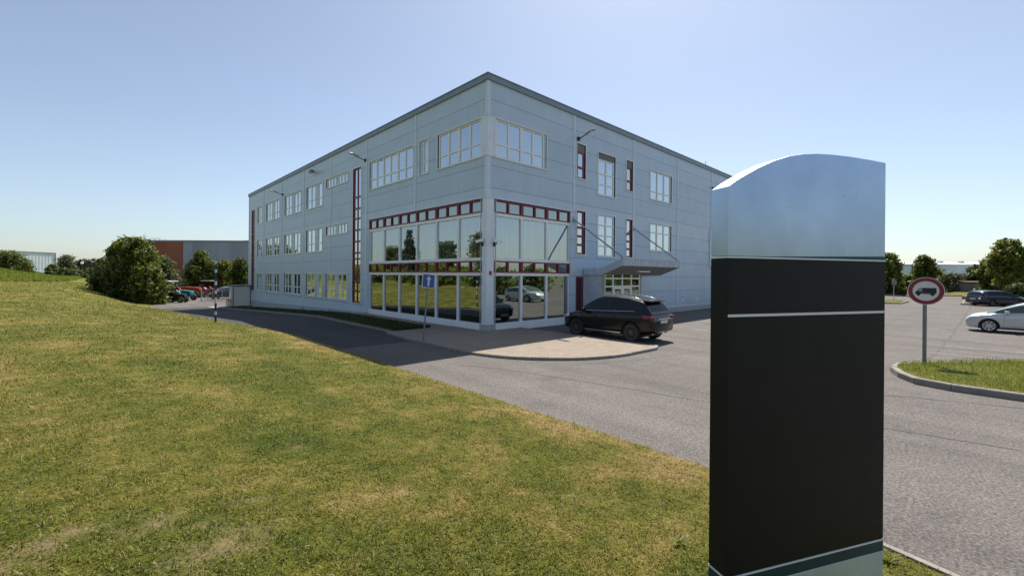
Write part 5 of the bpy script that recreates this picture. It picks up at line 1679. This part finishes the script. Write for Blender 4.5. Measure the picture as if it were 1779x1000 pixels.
def lz(xy): return float(lawn_z(xy[0], xy[1]))
# row along the fence on the left
TL = 'trees and bushes along the wire fence'
def T(u, Y, *a, **k):
    xy = px(u, Y); z = k.pop('z', None)
    if z is None: z = float(lawn_z(*xy)) - .05
    return tree(a[0], a[1], xy, z, *a[2:], **k)
T(232, 58, 'broadleaf_tree', 'tallest dense green tree in the clump by the wire fence, front middle', 8.3, 2.9, M['leaf_mid'], 101, TL, 13000, .2, 'oval', base=.02)
T(198, 66, 'conifer_tree', 'dark conifer at the left edge of the clump by the wire fence', 7.2, 3.2, M['leaf_dark'], 102, TL, 10000, .20, 'cone', base=.02)
T(218, 62, 'broadleaf_tree', 'mid green tree rising between the dark conifer and the tallest tree', 8.6, 3.0, M['leaf_mid'], 103, TL, 9000, .21, 'round', base=.1)
T(260, 62, 'conifer_tree', 'slim pointed conifer at the right end of the clump before the rust red wall', 8.6, 2.0, M['leaf_mid'], 104, TL, 8000, .18, 'cone', base=.05)
T(256, 55.8, 'shrub', 'dark green shrub at the foot of the wire fence beside the lane', 4.9, 2.4, M['leaf_mid'], 105, TL, 9000, .17, 'bush', base=.02, cat='shrub')
T(222, 57, 'shrub', 'dark low shrub under the tallest tree facing the lawn', 4.4, 2.9, M['leaf_dark'], 106, TL, 9000, .18, 'bush', base=.02, cat='shrub')
T(192, 62, 'shrub', 'dark low shrub at the left foot of the tree clump', 3.6, 2.6, M['leaf_dark'], 107, TL, 7000, .18, 'bush', base=.02, cat='shrub')
T(283, 71, 'broadleaf_tree', 'lighter thin tree right of the clump above the tractors', 6.6, 2.3, M['leaf_pale'], 108, TL, 5200, .17, 'round', base=.12, z=-1.4)
T(174, 76, 'conifer_tree', 'small dark conifer behind the clump near the lawn end', 5.0, 1.7, M['leaf_dark'], 109, TL, 4500, .2, 'cone', base=.02)
# trees in front of the grey hall
TH = 'trees in front of the grey hall'
T(349, 86, 'broadleaf_tree', 'tallest dark green tree in front of the grey hall wall', 8.2, 3.0, M['leaf_mid'], 111, TH, 9500, .22, 'round', base=.03, z=-1.4)
T(387, 88, 'broadleaf_tree', 'light green tree in the middle of the grey hall row', 6.5, 2.6, M['leaf_light'], 112, TH, 6500, .2, 'round', base=.05, z=-1.4)
T(418, 84, 'broadleaf_tree', 'dark tree in the hall row next to the office wall', 6.7, 2.3, M['leaf_dark'], 113, TH, 7000, .2, 'round', base=.03, z=-1.4)
T(403, 96, 'broadleaf_tree', 'pale green tree between the middle and the last tree of the hall row', 6.2, 2.4, M['leaf_light'], 114, TH, 5000, .2, 'round', base=.05, z=-1.4)
T(334, 92, 'shrub', 'low dark bush left of the tallest tree before the grey hall', 3.4, 2.2, M['leaf_dark'], 115, TH, 5000, .19, 'bush', base=.02, cat='shrub', z=-1.4)
# far left
FL = 'bushes and trees on the bank at the far left'
T(9, 92, 'shrub', 'large round bush on the bank at the left edge of the photo', 3.9, 4.0, M['leaf_mid'], 121, FL, 9000, .2, 'bush', base=.02, cat='shrub')
T(36, 96, 'shrub', 'dark round bush on the bank right of the largest bush', 3.0, 2.3, M['leaf_dark'], 122, FL, 5500, .2, 'bush', base=.02, cat='shrub')
T(24, 98, 'shrub', 'mid green bush between the two others on the bank', 2.8, 2.4, M['leaf_mid'], 123, FL, 5000, .2, 'bush', base=.02, cat='shrub')
T(117, 118, 'broadleaf_tree', 'open grown pale green tree beside the far white hall', 5.9, 2.6, M['leaf_pale'], 124, FL, 3600, .2, 'oval', base=.1)
T(92, 112, 'shrub', 'small round bush in front of the white hall corner', 3.0, 1.6, M['leaf_mid'], 125, FL, 3500, .2, 'bush', base=.02, cat='shrub')
T(104, 108, 'hedge_bush', 'long dark clipped bush below the pale green tree', 2.2, 2.6, M['leaf_dark'], 126, FL, 5500, .2, 'bush', base=.02, cat='shrub')
T(128, 110, 'shrub', 'pale loose bush right of the pale green tree', 2.0, 1.9, M['leaf_pale'], 127, FL, 3500, .2, 'bush', base=.02, cat='shrub')
T(152, 120, 'shrub', 'dark round bush near the end of the lawn', 3.0, 1.7, M['leaf_dark'], 128, FL, 3600, .2, 'bush', base=.02, cat='shrub')
T(86, 104, 'shrub', 'small dark bush on the lower slope of the bank', 1.3, 1.4, M['leaf_dark'], 129, FL, 2600, .18, 'bush', base=.02, cat='shrub')
T(141, 112, 'shrub', 'low dark bush at the lawn end beside the far houses', 1.5, 1.9, M['leaf_dark'], 130, FL, 2600, .18, 'bush', base=.02, cat='shrub')
# right side, beyond the car park
TR = 'trees beyond the car park'
def G(u, Y, *a, **k): return T(u, Y, *a, z=.1, **k)
G(1543, 66, 'broadleaf_tree', 'dark round tree beside the edge of the pylon sign', 6.2, 2.05, M['leaf_mid'], 141, TR, 8000, .2, 'round', base=.16)
G(1605, 70, 'broadleaf_tree', 'round green tree directly behind the no lorries sign', 6.1, 1.95, M['leaf_mid'], 142, TR, 7500, .2, 'round', base=.10)
G(1698, 78, 'broadleaf_tree', 'wide dark tree behind the small grey shed', 4.9, 1.9, M['leaf_dark'], 143, TR, 7000, .2, 'round', base=.06)
G(1722, 66, 'broadleaf_tree', 'leafy tree between the shed and the bright yellow green tree', 5.8, 1.8, M['leaf_mid'], 144, TR, 7500, .2, 'round', base=.1)
G(1750, 56, 'broadleaf_tree', 'bright yellow green tree on twin trunks above the navy car', 7.4, 2.1, M['leaf_light'], 145, TR, 9000, .19, 'oval', base=.26, twin=True)
G(1745, 72, 'conifer_tree', 'tall dark slim tree rising just behind the yellow green tree', 9.2, 1.9, M['leaf_dark'], 146, TR, 6500, .2, 'cone', base=.05)
G(1783, 62, 'broadleaf_tree', 'green tree cut by the right edge of the photo', 6.2, 2.2, M['leaf_light'], 147, TR, 7000, .2, 'round', base=.2)
G(1649, 76, 'shrub', 'pale green bush right of the no lorries sign', 3.4, 2.6, M['leaf_pale'], 148, TR, 6000, .18, 'bush', base=.02, cat='shrub')
G(1668, 80, 'shrub', 'pale bush left of the small grey shed', 3.1, 2.2, M['leaf_pale'], 149, TR, 5000, .18, 'bush', base=.02, cat='shrub')
G(1572, 74, 'shrub', 'yellow green bush between the two trees by the pylon sign', 3.0, 2.0, M['leaf_light'], 150, TR, 5000, .18, 'bush', base=.02, cat='shrub')
G(1588, 82, 'shrub', 'mid green bush behind the white car', 2.5, 2.4, M['leaf_mid'], 151, TR, 5000, .19, 'bush', base=.02, cat='shrub')
G(1622, 84, 'shrub', 'leafy bush showing right behind the lorry sign rim', 2.6, 2.6, M['leaf_mid'], 152, TR, 5500, .19, 'bush', base=.02, cat='shrub')
G(1556, 72, 'shrub', 'bright bush at the foot of the tree beside the pylon sign', 2.2, 1.8, M['leaf_light'], 153, TR, 4000, .17, 'bush', base=.02, cat='shrub')
G(1716, 84, 'shrub', 'dark bush behind the trunks right of the shed', 3.6, 2.6, M['leaf_dark'], 154, TR, 5000, .19, 'bush', base=.02, cat='shrub')
G(1774, 49, 'shrub', 'dark low bush in shade at the right edge beside the navy car', 1.9, 1.7, M['leaf_dark'], 155, TR, 5500, .14, 'bush', base=.02, cat='shrub')
# clipped hedge by the sign island
hx0, hx1 = px(1500, 66.5), px(1571, 65.5)
rng = np.random.default_rng(160); nL = 9000
f = rng.random(nL); V0 = np.stack([hx0[0] + (hx1[0] - hx0[0]) * f, hx0[1] + (hx1[1] - hx0[1]) * f, .12 + .95 * rng.random(nL)], -1) + rng.normal(0, .28, (nL, 3)) * np.array([1, 1, .12])
V0[:, 2] = np.maximum(V0[:, 2], .1)
tt = rng.normal(size=(nL, 3)); tt /= np.linalg.norm(tt, axis=1)[:, None]; bb = np.cross(tt, rng.normal(size=(nL, 3))); bb /= np.linalg.norm(bb, axis=1)[:, None]
tt *= .11; bb *= .08
tag(np_mesh('hedge', np.stack([V0 - tt, V0 + bb, V0 + tt, V0 - bb], 1).reshape(-1, 3), np.arange(nL * 4).reshape(-1, 4), M['leaf_dark']), 'low dark clipped hedge behind the sign island beside the pylon sign', 'hedge')

# hedge and trees behind the photographer: seen mirrored in the lane front glazing
TB = 'trees mirrored in the office glazing'
for i, (x, y, h, r, kind, lab) in enumerate(((-36, 68, 9.0, 3.0, 'cone', 'tall dark conifer mirrored in the upper lane glazing'), (-38, 46, 6.5, 3.2, 'round', 'broad tree mirrored in the upper lane glazing next to the corner'), (-37, 57, 5.0, 2.2, 'round', 'small tree mirrored low in the upper lane glazing'), (-36.5, 76, 5.2, 2.4, 'round', 'light tree mirrored beside the tall conifer in the upper lane glazing'))):
    tree('conifer_tree' if kind == 'cone' else 'broadleaf_tree', lab, (x, y), lz((x, y)) - .3, h, r, M['needles'] if kind == 'cone' else M['leaf_mid'], 170 + i, TB, 6000, .24, kind, base=.06)
for i in range(15):
    y = -30 + i * 8.1; x = float(kerb_x(y)) - 20.5 - 1.2 * math.sin(i * 1.9)
    tree('shrub', 'leafy green shrub in the row along the bank behind the lawn', (x, y), lz((x, y)) - .2, 2.2 + .8 * math.sin(i * 2.3) ** 2, 3.4, M['leaf_mid'] if i % 3 else M['leaf_light'], 190 + i, 'shrubs along the bank behind the lawn', 3200, .22, 'bush', base=.02, cat='shrub', trunk=False)

for i in range(11):
    x = 2 + i * 9.5; y = -33 - 1.5 * math.sin(i * 2.1)
    tree('shrub', 'broad green shrub in the row closing the car park behind the photographer', (x, y), 0.0, 3.2 + .9 * math.sin(i * 1.3) ** 2, 3.8, M['leaf_mid'] if i % 2 else M['leaf_light'], 240 + i, 'shrubs closing the car park', 3200, .24, 'bush', base=.02, cat='shrub', trunk=False)

# ------------------------------------------------------------------ halls, shed, houses, far wood
def sheet_mat(name, c, pitch=.33, rough=.5):
    m, nt, b = new_mat(name)
    co = coords(nt, 'Object'); sep = nt.nodes.new('ShaderNodeSeparateXYZ'); nt.links.new(co, sep.inputs[0])
    s = math_(nt, 'ADD', sep.outputs['X'], sep.outputs['Y'])
    w = math_(nt, 'SINE', math_(nt, 'MULTIPLY', s, 2 * PI / pitch))
    blot = noise(nt, co, .12, 5, .7)
    w2 = N(nt, 'ShaderNodeTexWhiteNoise'); w2.noise_dimensions = '1D'; nt.links.new(math_(nt, 'FLOOR', math_(nt, 'DIVIDE', s, 3.0)), w2.inputs['W'])
    cc = ramp(nt, blot, [(.3, tuple(x * .85 for x in c)), (.7, tuple(min(1, x * 1.12) for x in c))])
    cc = mixc(nt, .12, cc, w2.outputs['Value'], 'OVERLAY')
    nt.links.new(cc, b.inputs['Base Color']); b.inputs['Roughness'].default_value = rough; b.inputs['Metallic'].default_value = .1
    bump(nt, b, w, .6, .03)
    return m
M['hall_red'] = sheet_mat('hall_red', (.27, .075, .036)); M['hall_grey'] = sheet_mat('hall_grey', (.32, .345, .39)); M['hall_white'] = sheet_mat('hall_white', (.70, .76, .78), 1.0)
M['hall_pale'] = sheet_mat('hall_pale', (.62, .68, .74), .6); M['hall_roof'] = paint('hall_roof', (.60, .60, .58), .6, .1)
M['hedge_green'] = M['leaf_light']
ca, sa = RGT.x, RGT.y
yawR = math.atan2(RGT.y, RGT.x)
# red and grey hall at the end of the lane (front faces back along the lane)
Yh = 104.0
x0_, x1_ = (247 - 889.5) / 760 * Yh, (318 - 889.5) / 760 * Yh
o_ = cw(x0_, Yh)
hall = empty('warehouse', (o_[0], o_[1], -1.6), yawR + rad(-1.0), 'large flat roofed hall with a rust red end and grey sheet walls', 'building')
hw1 = x1_ - x0_
m = MB(); m.box(0, hw1, 0, 40, 0, 11.5); m.build('red_wall', M['hall_red'], hall)
m = MB(); m.box(hw1 + .004, hw1 + 60, .06, 40, 0, 11.5); m.build('grey_wall', M['hall_grey'], hall)
m = MB(); m.box(-.15, hw1 + 60.1, -.15, 40.1, 11.5, 11.85); m.build('roof_edge', M['flash'], hall)
m = MB(); m.box(3, hw1 + 50, 4, 36, 11.85, 12.1); m.box(18, 26, 10, 18, 12.1, 12.7); m.build('roof', M['hall_roof'], hall)
m = MB()
for k in range(5): m.tube([(-1.2 + .8 * k * .5, 2 + k, 11.0), (-1.2 + .8 * k * .5, 2 + k, 12.6)], .05, 6)
m.box(-1.4, 1.0, 3.9, 4.1, 12.5, 12.6); m.box(-1.4, 1.0, 3.9, 4.1, 11.9, 12.0); m.build('roof_railing', M['steel'], hall)
m = MB(); m.box(hw1 - 5.5, hw1 - 2.0, -.05, -.004, 0, 3.6); m.build('door', M['red'], hall)
# white hall far left
Yw = 150.0
o_ = cw((6 - 889.5) / 760 * Yw, Yw)
wh_ = empty('warehouse', (o_[0], o_[1], -1.0), yawR + rad(82), 'far plain white sheet clad hall behind the grassy bank', 'building')
m = MB(); m.box(0, 15.1, 0, 28, 0, 10.3); m.build('wall', M['hall_white'], wh_)
m = MB(); m.box(-.12, 15.22, -.12, 28.1, 10.3, 10.65); m.box(-.15, .12, -.15, -.004, 0, 10.3); m.box(15.0, 15.22, -.15, -.004, 0, 10.3); m.build('trim', M['flash'], wh_)
# long white hall beyond the trees on the right
Yb = 150.0
o_ = cw((1566 - 889.5) / 760 * Yb, Yb)
rh = empty('warehouse', (o_[0], o_[1], 0), yawR + rad(-4), 'long low white hall beyond the trees on the right', 'building')
m = MB()
m.box(0, 70, 0, 34, 0, 7.2)
m.prism([(0, 7.2), (34, 7.2), (17, 8.6)], 0, 70, lambda u, v, w: (w, u, v))
m.build('wall', M['hall_pale'], rh)
m = MB()
m.prism([(-.5, 7.18), (17, 8.62), (34.5, 7.18), (34.5, 7.4), (17, 8.84), (-.5, 7.4)], -.4, 70.4, lambda u, v, w: (w, u, v))
for k in range(7): m.box(20 + k * 7, 21.2 + k * 7, 9, 10.2, 7.9, 8.9)
m.build('roof', M['hall_roof'], rh)
m = MB()
for k in range(1, 9): m.box(k * 8 - .15, k * 8 + .15, -.06, -.004, 0, 7.2)
m.build('wall_post', M['strip'], rh)
m = MB(); m.box(1, 7.5, -.07, -.004, 3.4, 3.8); m.build('sign_strip', M['sign_blue'], rh)
m = MB(); m.box(14, 70, -7, -1.0, 0, 3.0); m.build('loading_bay', M['hall_grey'], rh)
m = MB(); m.box(13.8, 70, -7.2, -.9, 3.0, 3.5); m.build('bay_fascia', M['yellow_green'] if 'yellow_green' in M else M['pier'], rh)
# small shed
o_ = px(1678, 72.5)
sd = empty('shed', (o_[0], o_[1], .1), yawR + rad(2), 'small grey boarded shed with a dark red roof beyond the car park', 'shed')
M['shed'] = sheet_mat('shed_board', (.20, .19, .19), .15, .8); M['shed_roof'] = paint('shed_roof', (.07, .016, .02), .8)
m = MB(); m.box(0, 3.5, 0, 2.6, 0, 1.75); m.build('wall', M['shed'], sd)
m = MB(); m.prism([(-.2, 1.78), (1.3, 1.98), (2.8, 1.78), (2.8, 1.9), (1.3, 2.12), (-.2, 1.92)], -.15, 3.65, lambda u, v, w: (w, u, v)); m.build('roof', M['shed_roof'], sd)
m = MB(); m.box(1.3, 2.1, -.03, -.004, 0, 1.6); m.build('door', M['shade'], sd)
# pale far houses
for i, (u, Y, w_, h_, lab) in enumerate(((140, 330, 9, 6.5, 'far small pink walled house at the end of the lawn'), (149, 350, 8, 5.5, 'far small white walled house right of the pink one'))):
    o_ = px(u, Y)
    hs_ = empty('house', (o_[0], o_[1], -9.0), yawR, lab, 'house', 'far houses at the end of the lawn')
    m = MB(); m.box(-w_ / 2, w_ / 2, 0, 8, 0, h_); m.build('wall', paint('house_wall%d' % i, (.36, .27, .25) if i == 0 else (.38, .34, .32), .8), hs_)
    m = MB(); m.prism([(-.4, h_ - .05), (4, h_ + 3), (8.4, h_ - .05)], -w_ / 2 - .3, w_ / 2 + .3, lambda u_, v, w: (w, u_, v)); m.build('roof', paint('house_roof%d' % i, (.30, .12, .08), .8), hs_)
    m = MB()
    for k in (-.3, .05, .3): m.box(w_ * k - .5, w_ * k + .5, -.05, -.004, h_ * .5, h_ * .8)
    m.build('window', M['dark'], hs_)

def far_wood(name, u0, u1, Y, zlo, zhi, n, seed, label):
    rng = np.random.default_rng(seed)
    C_, U = [], rng.uniform(u0, u1, 220)
    for u in U:
        yy = Y * rng.uniform(.92, 1.1); q = px(u, yy)
        hh = zlo + (zhi - zlo) * rng.uniform(.35, 1) * (.75 + .25 * math.sin(u * .05 + seed))
        C_.append((q[0], q[1], hh * .62, hh * .42))
    V, Fq = leaf_cloud(rng, C_, 0, Y * .0042, n)
    V[:, 2] = np.maximum(V[:, 2], -3)
    return tag(np_mesh(name, V, Fq, M['leaf_far']), label, 'woodland', kind='stuff')
far_wood('far_woodland', -260, 260, 430, 7, 16, 26000, 301, 'distant dark wooded ridge closing the view beyond the lawn')
far_wood('far_woodland', 1380, 1990, 260, 5, 10, 22000, 302, 'distant line of trees behind the halls on the right')

# low street furniture beyond the car park
o_ = px(1553, 48)
sg = empty('traffic_sign', (o_[0], o_[1], .14), yawR + rad(8), 'grey back of a traffic sign standing on the sign island', 'traffic sign')
m = MB(); m.tube([(0, 0, -.1), (0, 0, 2.35)], .03, 8); m.build('post', M['steel'], sg, smooth=40)
m = MB(); m.prism([(u_, 1.98 + v) for u_, v in disc(.36, 8)], -.05, -.035, face); m.build('sign_plate', M['post_steel'], sg)
o_ = px(1693, 46.0)
bo = empty('bollard', (o_[0], o_[1], .12), 0, 'thin dark post with a white head on the grass beside the navy car', 'bollard')
m = MB(); m.tube([(0, 0, 0), (0, 0, 1.15)], .03, 8); m.build('post', M['blackmetal'], bo, smooth=40)
m = MB(); m.lathe([(0, 1.15), (.07, 1.17), (.08, 1.3), (.06, 1.4), (0, 1.42)], (0, 0, 0), (0, 0, 1), 10); m.build('lamp_head', M['lens'], bo, smooth=60)
for i, (u, Y, lab) in enumerate(((1676, 52.5, 'dark round stone at the kerb corner near the bollard'),)):
    o_ = px(u + 2, Y)
    b_ = bmesh.new(); bmesh.ops.create_icosphere(b_, subdivisions=3, radius=.34)
    for v in b_.verts: v.co = v.co * (1 + .12 * math.sin(v.co.x * 9) * math.cos(v.co.y * 8)); v.co.z *= .75
    me = bpy.data.meshes.new('boulder'); b_.to_mesh(me); b_.free(); me.materials.append(M['seam'])
    r_ = link(bpy.data.objects.new('boulder', me)); r_.location = (o_[0], o_[1], .3); tag(r_, lab, 'boulder')
o_a, o_b = px(1716, 60), px(1779, 60.5)
rf = empty('timber_rail', (0, 0, 0), 0, 'low dark rail fence behind the navy car and the trunks', 'fence')
m = MB()
for f_ in np.linspace(0, 1, 5):
    p = (o_a[0] + (o_b[0] - o_a[0]) * f_, o_a[1] + (o_b[1] - o_a[1]) * f_); m.tube([(p[0], p[1], 0), (p[0], p[1], .95)], .05, 6)
m.build('post', M['bark'], rf)
m = MB(); m.tube([(*o_a, .85), (*o_b, .85)], .04, 6); m.tube([(*o_a, .45), (*o_b, .45)], .04, 6); m.build('rail', M['bark'], rf)

# weed rosette on the lawn, straw wisps
def weed(u, v, label, seed):
    z = .5; q = gp(u, v, z)
    for _ in range(6):
        z = float(lawn_z(*q)); q = gp(u, v, z)
    rr = random.Random(seed); m = MB()
    for k in range(11):
        a = k * 2.4 + rr.uniform(-.3, .3); L_ = rr.uniform(.07, .13); w_ = rr.uniform(.012, .02); e_ = rr.uniform(.5, 1.1)
        dx, dy = math.cos(a), math.sin(a)
        P = [(0, 0), (.35, .6), (.7, .9), (1, 1)]
        L0 = []
        for (f_, g_) in P:
            c = Vector((dx * L_ * f_ * math.cos(e_ * (1 - f_ * .4)), dy * L_ * f_ * math.cos(e_ * (1 - f_ * .4)), L_ * g_ * math.sin(e_) * .8))
            ww = w_ * (1 - abs(f_ - .5) * 1.6)
            L0.append((c + Vector((-dy, dx, 0)) * ww, c - Vector((-dy, dx, 0)) * ww))
        for (a1, b1), (a2, b2) in zip(L0, L0[1:]): m.poly([a1, b1, b2, a2])
    o = m.build('weed', M['leaf_light'], fix=False); o.location = (q[0], q[1], z - .005)
    tag(o, label, 'plant', 'weeds in the lawn')
weed(1186, 945, 'leafy green weed in the lawn just left of the pylon sign', 1)
weed(1548, 975, 'leafy green weed in the lawn right of the pylon sign foot', 2)

# ------------------------------------------------------------------ light, sky, camera
SUN_H = Vector((6.7, 3.6, 0)).normalized(); EL = rad(56)
sun_dir = SUN_H * math.cos(EL) + Vector((0, 0, math.sin(EL)))
ld = bpy.data.lights.new('sun', 'SUN'); ld.energy = 4.2; ld.angle = rad(.53); ld.color = (1.0, .945, .86)
lo = bpy.data.objects.new('sun', ld); COL.objects.link(lo)
lo.rotation_euler = (-sun_dir).to_track_quat('-Z', 'Y').to_euler(); lo.location = (0, 0, 60)
w = bpy.data.worlds.new('World'); scene.world = w; w.use_nodes = True
nt = w.node_tree; bg = nt.nodes['Background']
sky = nt.nodes.new('ShaderNodeTexSky'); sky.sky_type = 'NISHITA'; sky.sun_disc = False
sky.sun_elevation = EL; sky.sun_rotation = math.atan2(SUN_H.x, SUN_H.y)
sky.altitude = 200; sky.air_density = 1.0; sky.dust_density = 1.0; sky.ozone_density = 2.2
hs_n = nt.nodes.new('ShaderNodeHueSaturation'); hs_n.inputs['Saturation'].default_value = .78
nt.links.new(mixc(nt, 1.0, sky.outputs[0], (.945, .995, 1.02), 'MULTIPLY'), hs_n.inputs['Color']); nt.links.new(hs_n.outputs[0], bg.inputs[0]); bg.inputs[1].default_value = .08

cd = bpy.data.cameras.new('camera'); cam = bpy.data.objects.new('camera', cd); COL.objects.link(cam)
cd.sensor_width = 36.0; cd.sensor_fit = 'HORIZONTAL'; cd.lens = 760 / 1779 * 36; cd.clip_start = .05; cd.clip_end = 6000
cd.shift_y = -22 / 1779
rho = rad(.45)
R_ = RGT * math.cos(rho) + Vector((0, 0, 1)) * math.sin(rho); U_ = Vector((0, 0, 1)) * math.cos(rho) - RGT * math.sin(rho)
mat = Matrix((( R_.x, U_.x, -FWD.x, CAM.x), (R_.y, U_.y, -FWD.y, CAM.y), (R_.z, U_.z, -FWD.z, CAM.z), (0, 0, 0, 1)))
cam.matrix_world = mat
scene.camera = cam
scene.view_settings.view_transform = 'Standard'; scene.view_settings.look = 'None'
scene.view_settings.exposure = EXPO; scene.view_settings.gamma = 1.0
scene.cycles.max_bounces = 7; scene.cycles.transparent_max_bounces = 12; scene.cycles.use_denoising = True
